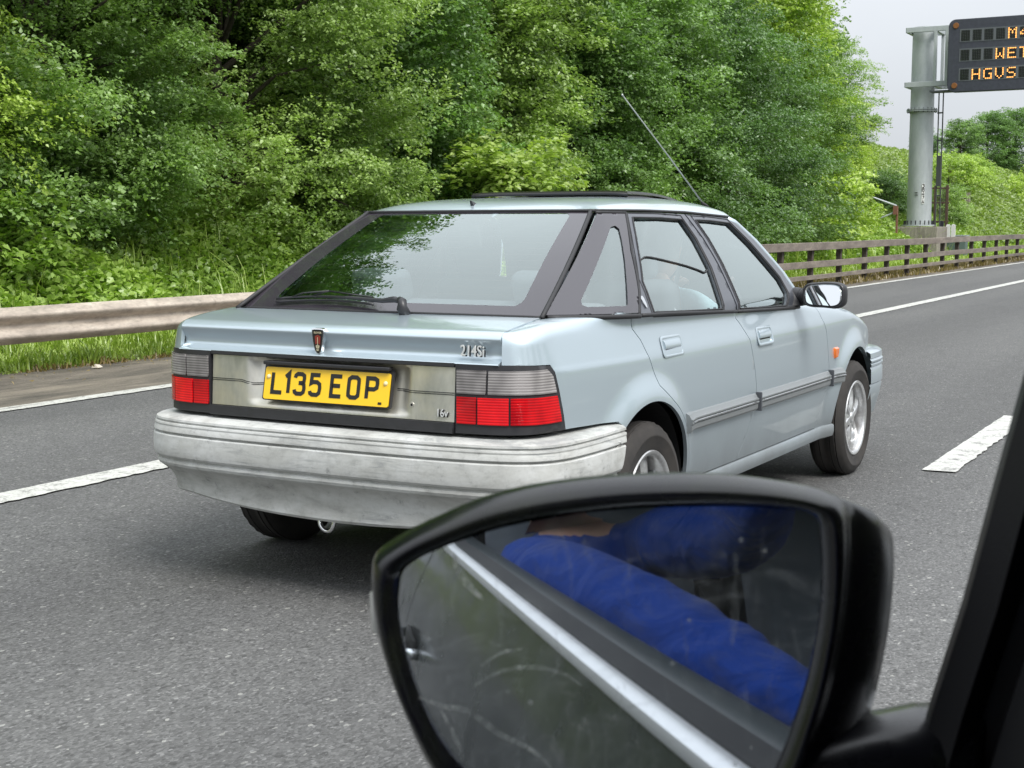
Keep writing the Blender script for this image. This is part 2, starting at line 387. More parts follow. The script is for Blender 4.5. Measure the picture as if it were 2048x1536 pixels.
def topline(y0, y1, n=24): 
    a, b = sy(y0), sy(y1); return [(a+(b-a)*k/n, zsh(a+(b-a)*k/n)+.10) for k in range(n+1)]
TOPV = lambda s: zsh(s)+.10
Cgap = [(.800, .86), (.86, .751), (.885, .696), (.975, .640)]
Bgap = [(1.700, .885), (1.735, .86), (1.808, .79), (1.861, .662), (1.88, .60), (1.889, .535), (1.826, .398), (1.76, .300)]
Fgap = [(2.80, .300), (2.83, .365), (2.888, .475), (2.908, .556), (2.880, .643), (2.845, .764), (2.79, .83)]
arcR_door = arcpts(0, 2, 62, 14, .372)      # from the front bottom of the rear arch up to where the shut line leaves it
rdoor = [(sy(.742), TOPV(sy(.742)))]+S_([(.757, .90)]+Cgap)+S_(arcR_door[::-1])+S_([(1.20, .300), (1.75, .300)])+S_(Bgap[::-1])+[(sy(1.690), TOPV(sy(1.690)))]+topline(1.66, .78, 20)
fdoor = [(sy(1.692), TOPV(sy(1.692)))]+S_(Bgap)+S_(Fgap)+[(sy(2.72), TOPV(sy(2.72)))]+topline(2.68, 1.72, 20)
s64 = sx(.650)
LAMPO = [(.205, .822), (.222, .80), (.24, .742), (.262, .66), (.272, .612)]   # outer edge of the lamp cluster on the body side (y, z)
quarter = [(s64, .826), (s64, zsh(s64)+.10)]+[(s64+(sy(.742)-s64)*k/30, TOPV(s64+(sy(.742)-s64)*k/30)) for k in range(1, 31)]+S_([(.757, .90)]+Cgap)+S_(arcR_door[::-1])+S_([(1.192, .235), (1.172, .235)])+S_(arcpts(0, -5, 127, 34))+S_([(.575, .603), (.30, .612)])+S_(LAMPO[::-1])+[(sx(.70), .826)]
fender = S_(Fgap)+[(sy(2.72), TOPV(sy(2.72)))]+topline(2.76, 3.92, 40)+[(sy(3.93), .60), (sy(3.70), .600), (sy(3.665), .585)]+S_(arcpts(1, 52, 185, 30))+S_([(3.0, .235), (2.80, .235)])
for sd in (1, -1):
    q_ = panel('rear_wing', body, quarter, PAINT, car, side=sd, st=.013)
    d_ = panel('rear_door', body, rdoor, PAINT, car, side=sd)
    e_ = panel('front_door', body, fdoor, PAINT, car, side=sd)
    f_ = panel('front_wing', body, fender, PAINT, car, side=sd)
    # sill
    mb = MB(); fr = []
    for k in range(30):
        y = 1.16+(3.02-1.16)*k/29; P = body(sy(y), .30); fr.append(((P[0]*sd, P[1], 0), (sd, 0, 0), (0, 0, 1)))
    mb.sweep([(-.03, .300), (.004, .297), (.010, .290), (.011, .262), (.004, .240), (-.03, .225), (-.10, .215)], fr)
    mb.build('sill', PAINT, car, auto=40)
    # arch liner
    for (cy, cz, r0) in ARC:
        mb = MB(); V = []; Fs = []
        for k in range(25):
            a = R(-8+196*k/24)
            for xx in (.795, .55): V.append((sd*xx, cy+(r0+.004)*math.cos(a), cz+(r0+.004)*math.sin(a)))
        for k in range(24): Fs.append((2*k, 2*k+1, 2*k+3, 2*k+2))
        mb.add(V, Fs); mb.box((sd*.545, cy, .48), (.01, .74, .34)); mb.build('wheel_arch_liner', DARK, car, fix=False)
    # rubbing strips: grey body with a bright rib, dark end caps
    for host, y0, y1, cap in ((d_, 1.115, 1.862, 1), (e_, 1.888, 2.878, 1), (f_, 2.905, 3.062, -1)):
        mb = MB(); fr = []; n = 26
        for k in range(n+1):
            s0 = sy(y0+(y1-y0)*k/n); 
            q, nn = plan(s0); fl = flare(s0, .53)
            fr.append(((sd*q[0]+0, q[1], 0), (sd*nn[0], nn[1], 0), (0, 0, 1), fl))
        fr2 = [((f[0][0]+f[1][0]*f[3], f[0][1]+f[1][1]*f[3], 0), f[1], f[2]) for f in fr]
        mb.sweep([(-.008, .496), (.010, .499), (.0145, .506), (.0155, .524), (.0125, .5255), (.0125, .528), (.0195, .5295), (.0205, .533), (.0195, .5365), (.0145, .538), (.0145, .5405), (.0195, .542), (.0195, .547), (.0145, .549), (.012, .552), (.005, .564), (-.008, .570)], fr2, 0, closed=True)
        o = mb.build('side_moulding', MOULD, host, auto=25)
        rb = MB(); fr3 = [((f[0][0]+f[1][0]*.0198, f[0][1]+f[1][1]*.0198, 0), f[1], f[2]) for f in fr2[1:-1]]
        rb.sweep([(0, .5300), (.0018, .5315), (.0018, .5355), (0, .5368)], fr3); rb.build('bright_insert', CHROMED, o, auto=30)
        for (fi, yy) in ((fr2[0], y0),):
            if host is d_: continue
            c = MB(); o0 = fi[0]; dirn = -1
            c.box((o0[0]+fi[1][0]*.011, o0[1]+dirn*.006, .532), (.028, .009, .078)); c.build('end_cap', mat('dark_grey_cap', (.07, .075, .085), .5), o, bevel=.003)
    # door handles: recessed cup with a flap
    for host, y0 in ((d_, .955), (e_, 1.90)):
        yc = y0+.085; s0 = sy(yc); P = body(s0, .815); n = bnorm(body, s0, .815)
        z0 = .822 if host is d_ else .795
        P = body(s0, z0); 
        mb = MB(); N3 = np.array([n[0], n[1], n[2]]); Y = np.array([0, 1., 0]); Z = np.cross(N3, Y); Z = Z if Z[2] > 0 else -Z
        def T3(y, z, d): q = P+Y*y+Z*z+N3*d; return (sd*q[0], q[1], q[2])
        ol = []
        for (a, b, t0) in ((.075, .022, 0), (-.075, .022, 90), (-.075, -.020, 180), (.075, -.020, 270)):
            for k in range(4): t = R(t0+90*k/3); ol.append((a+.014*math.cos(t), b+.014*math.sin(t)))
        k = len(ol)
        V = [T3(a*1.06, b*1.12, .001) for a, b in ol]+[T3(a, b, .0035) for a, b in ol]+[T3(a*.93, b*.86, .002) for a, b in ol]+[T3(a*.88, b*.80, -.016) for a, b in ol]
        Fs = [(j*k+i, j*k+(i+1) % k, (j+1)*k+(i+1) % k, (j+1)*k+i) for j in range(3) for i in range(k)]+[tuple(3*k+i for i in range(k))]
        mb.add(V, Fs); h = mb.build('door_handle', PAINT, host, auto=50)
        mb = MB(); fr = []
        for j in range(9):
            y = -.070+.140*j/8; r = (1-abs(j-4)/4*.15)
            fr.append((T3(y, 0, 0), tuple(np.array([sd*N3[0], N3[1], N3[2]])), tuple(np.array([sd*Z[0], Z[1], Z[2]]))))
        mb.sweep([(-.004, -.004), (.0035, -.006), (.0055, -.002), (.0055, .012), (.003, .023), (-.004, .026)], fr, closed=True); mb.build('handle_flap', PAINT, h, auto=35)
        mb = MB(); mb.add([T3(-.062, -.008, .0008), T3(.062, -.008, .0008), T3(.060, -.015, -.004), T3(-.060, -.015, -.004)], [(0, 1, 2, 3)]); mb.build('handle_slot', DARK, h, fix=False)
    # side repeater
    s0 = sy(3.0); P = body(s0, .645); n = bnorm(body, s0, .645); mb = MB()
    V = [(sd*(P[0]+n[0]*d), P[1]+a, P[2]+b) for d, k in ((-.002, 1), (.012, .75)) for a, b in [(-.034*k, .026*k), (.034*k, .026*k), (.034*k, 0), (.012*k, -.030*k), (-.020*k, -.030*k), (-.034*k, 0)]]
    mb.add(V, [(0, 1, 2, 3, 4, 5), (6, 7, 8, 9, 10, 11)]+[(i, (i+1) % 6, 6+(i+1) % 6, 6+i) for i in range(6)]); mb.build('side_repeater', ORANGE, f_, bevel=.002)

# ---- greenhouse side surface
def xfull(z): return min(.802, .800-.60*(z-.94)+.25*(z-.94)*(1.30-z))
def gx(y, z):
    yC = .37+(z-.955)/.35*.64; d0 = .16-(.16-.087)*(z-.955)/.35; q = (y-yC)/.42
    return xfull(z)-(d0*(1-max(q, 0))**2 if q < 1 else 0)
def gs(y, z): return np.array([gx(y, z), y, z])
CW = [(.385, .962), (.774, .949), (.86, 1.02), (1.0, 1.155), (1.176, 1.300), (1.02, 1.301)]
CCL = [(.56, 1.004), (.545, .990), (.555, .983), (.725, .980), (.742, .986), (.835, 1.060), (.93, 1.135), (1.009, 1.201), (1.052, 1.240), (1.048, 1.251), (1.02, 1.247)]
RDF = [(.788, .949), (.935, 1.094), (1.184, 1.303), (1.40, 1.303), (1.667, 1.299), (1.705, 1.20), (1.712, 1.10), (1.69, .915), (1.30, .931)]
RDG = [(.900, .951), (.93, 1.055), (1.052, 1.165), (1.19, 1.283), (1.40, 1.282), (1.605, 1.276), (1.625, 1.20), (1.615, 1.09), (1.545, .929), (1.2, .940)]
FDF = [(1.699, .915), (1.722, 1.10), (1.715, 1.20), (1.677, 1.299), (1.90, 1.294), (2.12, 1.285), (2.17, 1.270), (2.285, 1.19), (2.42, 1.045), (2.455, .966), (2.47, .893), (2.1, .904)]
FDG = [(1.735, .921), (1.765, 1.10), (1.765, 1.20), (1.745, 1.275), (1.90, 1.272), (2.10, 1.262), (2.20, 1.176), (2.34, 1.02), (2.350, .960), (2.30, .904), (2.0, .912)]
for sd in (1, -1):
    qw = panel('rear_quarter_window', gs, CW, GLASS, car, side=sd, gap=.004, th=.003, off=-.003, st=.012)
    panel('window_border', gs, inset(CW, .006), FRIT, qw, holes=[CCL], side=sd, gap=0, th=.003, off=.002, st=.012)
    mb = MB(); pts = [gs(y, z) for y, z in dens([CW[1], CW[2], CW[3], CW[4]], .03, False)]; mb.tube([(sd*(q[0]+.001), q[1], q[2]) for q in pts], .0055, 6)
    pts = [gs(y, z) for y, z in dens([(1.176, 1.3), (1.02, 1.301)], .03, False)]; mb.tube([(sd*(q[0]+.001), q[1], q[2]) for q in pts], .006, 6)
    pts = [gs(y, z) for y, z in dens([(.370, .954), (1.01, 1.305)], .04, False)]; mb.tube([(sd*(q[0]), q[1]-.002, q[2]+.001) for q in pts], .0085, 8)
    pts = [gs(y, z) for y, z in dens([(.392, .960), (.774, .949)], .03, False)]; mb.tube([(sd*(q[0]+.003), q[1], q[2]-.004) for q in pts], .0095, 6)
    mb.build('window_seal', RUB, qw, smooth=True)
    dr = [o for o in car.children if o.name.startswith('rear_door')][-1]; df = [o for o in car.children if o.name.startswith('front_door')][-1]
    for host, F, G, sail in ((dr, RDF, RDG, [(.900, .951), (.80, .952), (.936, 1.085), (.93, 1.055)]), (df, FDF, FDG, [(2.350, .960), (2.30, .904), (2.465, .893), (2.455, .966), (2.40, 1.045), (2.35, 1.0)])):
        panel('window_frame', gs, F, FRAME, host, holes=[G], side=sd, gap=.002, th=.02, off=.0)
        panel('door_window', gs, inset(G, -.004), GLASS, host, side=sd, gap=0, th=.002, off=-.008)
        mb = MB()
        pts = [gs(y, z) for y, z in dens(G, .03)]; pts.append(pts[0]); mb.tube([(sd*(q[0]+.0015), q[1], q[2]) for q in pts], .0035, 6, caps=False)
        pts = [gs(y, z) for y, z in dens(inset(G, -.016), .03)]; pts.append(pts[0]); mb.tube([(sd*(q[0]+.0005), q[1], q[2]) for q in pts], .0022, 6, caps=False)
        b0 = F[0] if host is dr else F[-2]; 
        lo = [(.785, .946), (1.0, .940), (1.30, .928), (1.685, .912)] if host is dr else [(1.70, .911), (2.1, .899), (2.47, .889)]
        mb.tube([(sd*(gx(y, z)+.004), y, z) for y, z in dens(lo, .05, False)], .008, 6)
        mb.build('window_seal', RUB, host, smooth=True)
for sd in (1,):
    dr = [o for o in car.children if o.name.startswith('rear_door')][0]
    cp = crom([(1.03, 1.129), (1.075, 1.139), (1.14, 1.135), (1.278, 1.117), (1.402, 1.099), (1.5, 1.080), (1.549, 1.069), (1.585, 1.078)], 5)
    mb = MB(); mb.tube([(gx(y, z)-.006, y, z) for y, z in cp], .0035, 6); mb.build('dark_glass_line', RUB, dr, smooth=True)  # thin dark curved line just inside the rear door glass
# A pillars next
# A pillars, windscreen, roof
def ze(y): return float(np.interp(y, [.9, 1.03, 1.3, 1.68, 2.12, 2.2], [1.306, 1.311, 1.312, 1.308, 1.292, 1.285]))
def zc(y): return float(np.interp(y, *zip(*crom([(1.01, 1.310), (1.05, 1.328), (1.12, 1.345), (1.3, 1.361), (1.55, 1.370), (1.8, 1.373), (2.05, 1.364), (2.2, 1.345), (2.30, 1.320)], 8))))
rows = []
for i in range(34):
    t = i/33; row = []
    for j in range(33):
        u = -1+2*j/32
        ys = 1.018+.0*u*u; yf = 2.29-.14*u*u
        y = ys+(yf-ys)*t; xe = gx(min(y, 2.2), ze(y))+.004; 
        if y < 1.05: xe = min(xe, .512)
        row.append((u*xe, y, ze(y)+(zc(y)-ze(y))*(1-abs(u)**5)**.8))
    rows.append(row)
mb = MB(); mb.grid(rows); roof = mb.build('roof', PAINT, car, smooth=True)
mb = MB()
for sd in (1, -1): mb.tube([(sd*(gx(y, ze(y))+.003), y, ze(y)-.003) for y in np.linspace(1.03, 2.13, 30)], .006, 6)
mb.tube([(u*.512, 1.008, 1.307+.001*(1-u*u)) for u in np.linspace(-1, 1, 20)], .0065, 6)
mb.build('roof_seal', RUB, roof, smooth=True)
ws = []
for i in range(14):
    t = i/13; row = []
    for j in range(17):
        u = -1+2*j/16; zt = 1.284+.03*(1-u*u); zb = .905
        yt = 2.15+.14*(1-u*u); yb = 2.56+.20*(1-u*u); xt = xfull(1.28)-.03; xb = .745
        row.append((u*(xt+(xb-xt)*t), yt+(yb-yt)*t+.035*math.sin(math.pi*t), zt+(zb-zt)*t))
    ws.append(row)
mb = MB(); mb.grid(ws); mb.build('windscreen', GLASS, car, smooth=True)
for sd in (1, -1):
    a = [(2.12, 1.278), (2.19, 1.262), (2.30, 1.18), (2.425, 1.040), (2.465, .966), (2.49, .895)]; fr = []
    mb = MB(); mb.tube([(sd*(gx(y, z)-.018), y+.012, z-.004) for y, z in dens(a, .04, False)], .021, 10); mb.build('windscreen_pillar', PAINT, car, smooth=True)
# bonnet
rows = []
for i in range(30):
    y = 2.62+(4.03-2.62)*i/29; row = []
    s0 = sy(min(y+.01, 4.0)); T = topof(s0)
    for j in range(21):
        u = -1+2*j/20; row.append((u*T[0], T[1]+.12*(1-u*u)*(1 if y < 2.9 else max(0, .3-(y-2.9)*.1)), T[2]+.03*(1-u*u)))
    rows.append(row)
mb = MB(); mb.grid(rows); mb.build('bonnet', PAINT, car, smooth=True)
for sd in (1, -1):
    panel('headlight', body, [(sy(3.94), .60), (sy(3.94), .68), (sy(3.985), .66), (SMAX-.35, .655), (SMAX-.35, .56), (sy(3.95), .56)], GLASS, car, side=sd, off=.002)
    panel('front_panel', body, [(sy(3.93), .25), (sy(3.93), .60), (SMAX-.35, .60), (SMAX, .62), (SMAX, .25)], PAINT, car, side=sd, gap=0)
# ---- tailgate: painted lid, rear window, black bars, tarnished panel
def tgrid(prof, n=40, inset_=0.0):
    rows = []
    for (y, z, hw, bow) in prof:
        rows.append([(u*(hw-inset_), y+bow*u*u, z) for u in np.linspace(-1, 1, n)])
    return rows
lid = crom([(.372, .956, .630, -.0), (.30, .951, .636, .0), (.20, .941, .640, .002), (.125, .932, .643, .006), (.100, .928, .6445, .009), (.082, .920, .645, .012), (.073, .911, .645, .013), (.0705, .904, .645, .013), (.0755, .892, .645, .0135), (.086, .868, .645, .014), (.087, .852, .645, .014), (.076, .840, .645, .014), (.056, .8315, .645, .014), (.053, .8275, .645, .014), (.085, .825, .645, .014)], 5)
mb = MB(); mb.grid(tgrid([tuple(q) for q in lid])); 
V0 = tgrid([tuple(q) for q in lid])
for e, sg in ((0, 1), (-1, -1)): mb.grid([[r[e] for r in V0], [(r[e][0]+.0015*sg, r[e][1]+.02, r[e][2]-.012) for r in V0]])
tg_ = mb.build('tailgate', PAINT, car, auto=55)
# dark body behind the shut lines
mb = MB(); mb.box((0, .44, .62), (1.24, .52, .44)); mb.box((0, 1.9, .58), (1.46, 1.4, .5)); mb.box((0, 3.2, .60), (1.02, 1.1, .4))
mb.box((0, 1.9, .33), (1.02, 3.2, .06)); mb.box((0, .30, .345), (.95, .30, .05)); mb.build('floor_pan', DARK, car)
# rear window glass with its ceramic border
def rgl(u, t):   # u across -1..1, t up 0..1
    hw = .630+(.497-.630)*t; y = .372+(1.008-.372)*t+.028*u*u*(1-t); z = .957+(1.303-.957)*t+.014*math.sin(math.pi*t)+.002*(1-u*u)
    return np.array([u*hw, y, z])
OUTL = [(-1, 0), (1, 0), (1, 1), (-1, 1)]
def rsurf(a, b): return rgl(a, b)
rw = panel('rear_window', rsurf, OUTL, RGLASS, tg_, gap=0, st=.06, th=.004, off=0)
CL = []
for (cx, cy, t0) in ((.79, .15, 270), (.79, .93, 0), (-.79, .93, 90), (-.79, .15, 180)):
    for k in range(7): t = R(t0+90*k/6); CL.append((cx+.05*math.cos(t), cy+(.05 if cy > .5 else .075)*math.sin(t)))
panel('window_border', rsurf, [(-.996, .004), (.996, .004), (.996, .994), (-.996, .994)], FRIT, rw, holes=[CL], gap=0, st=.05, th=.001, off=.0012)
mb = MB(); mb.tube([tuple(rgl(u, -.004)) for u in np.linspace(-1, 1, 30)], .006, 6)
for sg in (-1, 1): mb.tube([tuple(rgl(sg*1.004, t)+np.array([0, 0, -.002])) for t in np.linspace(0, 1, 20)], .004, 6)
mb.build('window_seal', RUB, rw, smooth=True)
mb = MB()
for t in np.linspace(.17, .90, 13): mb.tube([tuple(rgl(u, t)-np.array([0, 0, .004])) for u in np.linspace(-.8, .8, 20)], .0006, 3)
mb.build('heater_lines', mat('heater_line', (.10, .07, .05), .5), rw)
# bars and panel on the rear face
def rearf(a, b): return np.array([a, .050+.012*(a/.5)**2*.6+(b-.62)*.06, b])
HWP = .492
panel('rear_bar', rearf, [(-HWP, .817), (HWP, .817), (HWP, .829), (-HWP, .829)], BLK, tg_, gap=0, off=.010, th=.03)
panel('rear_bar', rearf, [(-HWP, .609), (HWP, .609), (HWP, .642), (-HWP, .642)], BLK, tg_, gap=0, off=.012, th=.04)
PLW = .268
def rearp(a, b):
    P = rearf(a, b)
    # shallow pocket round the number plate
    dx = max(0, abs(a)-.285); k = max(0, 1-dx/.05); kz = min(1, max(0, (b-.655)/.012))*min(1, max(0, (.812-b)/.010)); P[1] += .036*(k*k*(3-2*k))*kz*(0.35+.65*min(1, max(0, (b-.66)/.12)))
    return P
tp = panel('trim_panel', rearp, [(-HWP, .643), (HWP, .643), (HWP, .816), (-HWP, .816)], SILV, tg_, gap=.001, st=.012, th=.01)
for sg in (-1, 1):
    mb = MB()
    L = [(.490, .735), (.36, .735), (.315, .725), (.262, .725)] if sg < 0 else [(.490, .735), (.262, .735)]
    for dz in (0, -.006): mb.tube([(sg*a, rearp(sg*a, b)[1]-.001, b+dz) for a, b in dens(L, .02, False)], .0014, 5)
    mb.build('panel_groove', RUB, tp, smooth=True)
mb = MB(); Q = rearp(.335, .69); mb.tube([(.335, Q[1]+.002, .69), (.335, Q[1]-.002, .69)], [.010, .008], 16); mb.tube([(.335, Q[1]-.0022, .69), (.335, Q[1]-.003, .69)], [.004, .004], 10, 1); mb.build('tailgate_lock', [SILV, DARK], tp, smooth=False)
mb = MB(); mb.box((0, .062, .799), (.51, .03, .012)); mb.build('plate_light_housing', BLK, tp, bevel=.003)
# ---- stroke lettering
GL = {
 'L': [[(0, 1), (0, 0), (.62, 0)]], '1': [[(.02, .82), (.26, 1), (.26, 0)]],
 '3': [[(0, .80), (.03, .92), (.15, 1), (.42, 1), (.56, .92), (.58, .78), (.56, .62), (.46, .545), (.24, .545)], [(.46, .545), (.58, .46), (.61, .28), (.58, .10), (.44, 0), (.15, 0), (.03, .08), (0, .2)]],
 '5': [[(.58, 1), (.07, 1), (.05, .58), (.16, .64), (.42, .64), (.58, .54), (.61, .33), (.58, .10), (.44, 0), (.16, 0), (.03, .07), (0, .18)]],
 'E': [[(.60, 1), (0, 1), (0, 0), (.60, 0)], [(0, .52), (.52, .52)]],
 'O': [[(.15, 1), (.45, 1), (.59, .90), (.60, .75), (.60, .25), (.59, .10), (.45, 0), (.15, 0), (.01, .10), (0, .25), (0, .75), (.01, .90), (.15, 1)]],
 'P': [[(0, 0), (0, 1), (.42, 1), (.58, .92), (.60, .74), (.58, .56), (.42, .47), (0, .47)]],
 '8': [[(.15, .54), (.04, .62), (.03, .90), (.15, 1), (.45, 1), (.56, .90), (.56, .62), (.45, .54), (.15, .54), (.01, .44), (0, .10), (.13, 0), (.47, 0), (.60, .10), (.59, .44), (.45, .54)]],
 '4': [[(.46, 0), (.46, 1), (0, .28), (.64, .28)]], '7': [[(0, 1), (.60, 1), (.22, 0)]], 'A': [[(0, 0), (.30, 1), (.60, 0)], [(.1, .34), (.5, .34)]],
 'R': [[(0, 0), (0, 1), (.42, 1), (.58, .9), (.58, .6), (.42, .5), (0, .5)], [(.3, .5), (.6, 0)]], 'V': [[(0, 1), (.3, 0), (.6, 1)]]}
def strokes(mb, text, h, wd, to3, x0=0, adv=.9, k=1.0, mi=0, z0=0, space=.55, depth=None):
    x = x0
    for ch in text:
        if ch == ' ': x += h*space; continue
        for L in GL[ch]:
            P = [(x+a*h*k, z0+b*h) for a, b in L]; n = len(P); closed = P[0] == P[-1]
            Lf = []; Rt = []
            for i in range(n):
                a = P[i-1] if i > 0 else (P[-2] if closed else None); b = P[i]; c = P[i+1] if i < n-1 else (P[1] if closed else None)
                def nn(p, q): l = math.hypot(q[0]-p[0], q[1]-p[1]); return (-(q[1]-p[1])/l, (q[0]-p[0])/l)
                if a is None: m = nn(b, c)
                elif c is None: m = nn(a, b)
                else:
                    n1 = nn(a, b); n2 = nn(b, c); mm = (n1[0]+n2[0], n1[1]+n2[1]); d = mm[0]*n1[0]+mm[1]*n1[1]; d = max(d, .35); m = (mm[0]/d, mm[1]/d)
                ext = (0, 0)
                Lf.append((b[0]+m[0]*wd/2, b[1]+m[1]*wd/2)); Rt.append((b[0]-m[0]*wd/2, b[1]-m[1]*wd/2))
            V = [to3(*q) for q in Lf+Rt]; mb.add(V, [(i, i+1, n+i+1, n+i) for i in range(n-1)], mi)
        x += h*adv*(1 if ch not in '1' else .66)
    return x
# number plate: 520 x 111
TILT = math.atan2(.022, .107)
def pl3(a, b, d=0): # a across from centre, b up from plate bottom, d proud
    z = .677+b*math.cos(TILT); y = .044+b*math.sin(TILT)
    return (a, y-d*math.cos(TILT), z+d*math.sin(TILT))
def rrect(w_, h_, r_, n=5, cx=0, cy=0):
    out = []
    for (sx_, sy_2, t0) in ((1, 1, 0), (-1, 1, 90), (-1, -1, 180), (1, -1, 270)):
        for k in range(n+1): t = R(t0+90*k/n); out.append((cx+sx_*(w_/2-r_)+r_*math.cos(t), cy+sy_2*(h_/2-r_)+r_*math.sin(t)))
    return out
rr_ = rrect(.508, .109, .008, 5, 0, .0545); k = len(rr_)
mb = MB(); V = [pl3(a, b, 0) for a, b in rr_]+[pl3(a, b, .004) for a, b in rr_]; mb.add(V, [tuple(range(k)), tuple(range(k, 2*k))]+[(i, (i+1) % k, k+(i+1) % k, k+i) for i in range(k)])
plate = mb.build('number_plate', YEL, tg_, bevel=.0008)
for ch, x0_ in (('L', -.2185), ('1', -.1665), ('3', -.1255), ('5', -.0615), ('E', .0255), ('O', .0940), ('P', .1665)):
    mb = MB(); strokes(mb, ch, .0655, .0138, lambda a, b: pl3(a, b, .0052), x0=x0_, z0=.0245, k=1.0 if ch != '1' else .9); mb.build('registration_character', PLBLK, plate, fix=True)

CRM = mat('cream_cap', (.85, .70, .38), .4)
for sg in (-1, 1): mb = MB(); mb.tube([pl3(sg*.237, .076, .003), pl3(sg*.237, .076, .0085)], [.0085, .006], 14); mb.build('plate_screw_cap', CRM, plate, smooth=True)
mb = MB(); mb.add([pl3(a, b, .0052) for a, b in ((.214, .007), (.228, .007), (.228, .015), (.214, .015))], [(0, 1, 2, 3)]); mb.build('maker_mark', PLBLK, plate)
mb = MB(); kk_ = rrect(.522, .126, .008, 4, 0, .060); k = len(kk_); mb.add([pl3(a, b, -.001) for a, b in kk_]+[pl3(a, b, -.010) for a, b in kk_], [tuple(range(k)), tuple(range(k, 2*k))]+[(i, (i+1) % k, k+(i+1) % k, k+i) for i in range(k)]); mb.build('plate_backing', BLK, tp)
# ---- tail lights
for sd in (1, -1):
    fr_o = [(sx(.495), .609)]+[(sx(.495), .829), (sx(.70), .829)]+S_(LAMPO)
    tl = empty('tail_light'); tl.parent = car
    panel('lamp_surround', body, fr_o, BLK, tl, side=sd, off=.003, gap=.002, th=.02)
    def LY(z): return float(np.interp(z, [.609, .66, .742, .80, .822], [.272, .262, .24, .222, .205]))
    s0 = sx(.502); 
    up = [(s0, .735), (s0, .812), (sx(.70), .812)]+[(sy(LY(z))-.020-.012*(z > .80), z) for z in (.812, .79, .76, .735)]
    sm = [(sx(.600), .735), (sx(.605), .812)]
    uA = [(s0, .735), (s0, .812), (sx(.607), .812), (sx(.605), .735)]; uB = [(sx(.609), .735), (sx(.611), .812)]+up[2:]
    panel('reversing_lens', body, uA, LCLR, tl, side=sd, off=.008, th=.01, st=.02); panel('indicator_lens', body, uB, LCLR, tl, side=sd, off=.008, th=.01, st=.02)
    rA = [(s0, .641), (s0, .728), (sx(.573), .728), (sx(.573), .641)]; rB = [(sx(.576), .641), (sx(.576), .728), (sx(.675), .728), (sx(.675), .641)]
    rC = [(sx(.677), .641), (sx(.677), .728)]+[(sy(LY(z))-.020, z) for z in (.728, .70, .67, .641)]
    panel('fog_lens', body, rA, LRED, tl, side=sd, off=.008, th=.01, st=.02); panel('brake_lens', body, rB, LRED2, tl, side=sd, off=.009, th=.01, st=.02); panel('side_lens', body, rC, LRED, tl, side=sd, off=.008, th=.01, st=.02)
# ---- badges
def shieldpts(s): return [(q[0]*1.22, q[1]) for q in shieldpts0(s)]
def shieldpts0(s): return [(-.0185*s, .041*s), (-.010*s, .043*s), (.010*s, .043*s), (.0185*s, .041*s), (.018*s, .022*s), (.0145*s, -.005*s), (.0095*s, -.026*s), (.005*s, -.033*s), (0, -.035*s), (-.005*s, -.033*s), (-.0095*s, -.026*s), (-.0145*s, -.005*s), (-.018*s, .022*s)]
def b3(cx, cz, y): return lambda a, b, d=0: (cx+a, y-d, cz+b)
E3 = b3(-.034, .873, .073)
bd = MB(); P = shieldpts(1.12); k = len(P); 
bd.add([E3(a, b, 0) for a, b in P]+[E3(a*.97, b*.98, .013) for a, b in P]+[E3(a*.86, b*.90, .0145) for a, b in P]+[E3(a*.84, b*.88, .0125) for a, b in P], [(j*k+i, j*k+(i+1) % k, (j+1)*k+(i+1) % k, (j+1)*k+i) for j in range(3) for i in range(k)]+[tuple(3*k+i for i in range(k))])
emb = bd.build('shield_badge', CHROMED, tg_, auto=30)
bd = MB(); bd.add([E3(a*.85, b*.89, .0135) for a, b in P], [tuple(range(k))]); bd.build('badge_face', PLBLK, emb)
bd = MB(); bd.add([E3(a, b, .0142) for a, b in ((-.0118, .021), (0, .026), (.0118, .021), (.0095, -.006), (0, -.002), (-.0095, -.006))], [tuple(range(6))]); bd.build('badge_sail', mat('badge_red', (.22, .03, .02), .3), emb)
bd = MB(); GW = mat('badge_gold', (.75, .68, .5), .3, .6)
bd.add([E3(a, b, .0150) for a, b in ((-.0011, .018), (.0011, .018), (.0015, -.02), (-.0015, -.02))], [(0, 1, 2, 3)])
bd.add([E3(a, b, .0150) for a, b in ((-.008, -.010), (-.0022, -.007), (-.0022, -.019), (-.006, -.019), (.008, -.010), (.0022, -.007), (.0022, -.019), (.006, -.019), (-.0065, -.022), (.0065, -.022), (.003, -.027), (-.003, -.027))], [(0, 1, 2, 3), (4, 5, 6, 7), (8, 9, 10, 11)])
bd.build('badge_ship', GW, emb)
def textmesh(name, s, size, mat_, parent, M, ext=.0, bold=0, space=1.0, shear=0):
    cu = bpy.data.curves.new(name, 'FONT'); cu.body = s; cu.size = size; cu.extrude = ext; cu.offset = bold; cu.space_character = space; cu.align_x = 'CENTER'; cu.align_y = 'CENTER'; cu.shear = shear
    ob = bpy.data.objects.new('tmp', cu); C.objects.link(ob); bpy.context.view_layer.update()
    me = bpy.data.meshes.new_from_object(ob.evaluated_get(bpy.context.evaluated_depsgraph_get())); bpy.data.objects.remove(ob, do_unlink=True)
    me.transform(M); o = link(name, me, mat_, parent); o.name = name; return o
RX = Matrix.Rotation(R(90), 4, 'X')
textmesh('badge_word', 'ROVER', .0088, GW, emb, Matrix.Translation(E3(0, .0325, .0145)) @ RX, .0003, .0003, 1.15)
bs = textmesh('model_badge_shadow', '214Si', .043, PLBLK, tg_, Matrix.Translation((.5525, .0785, .865)) @ RX @ Matrix.Diagonal((.92, 1.12, 1, 1)), .001, .0001, 1.02)  # black copy of the letters, offset to paint their shadow
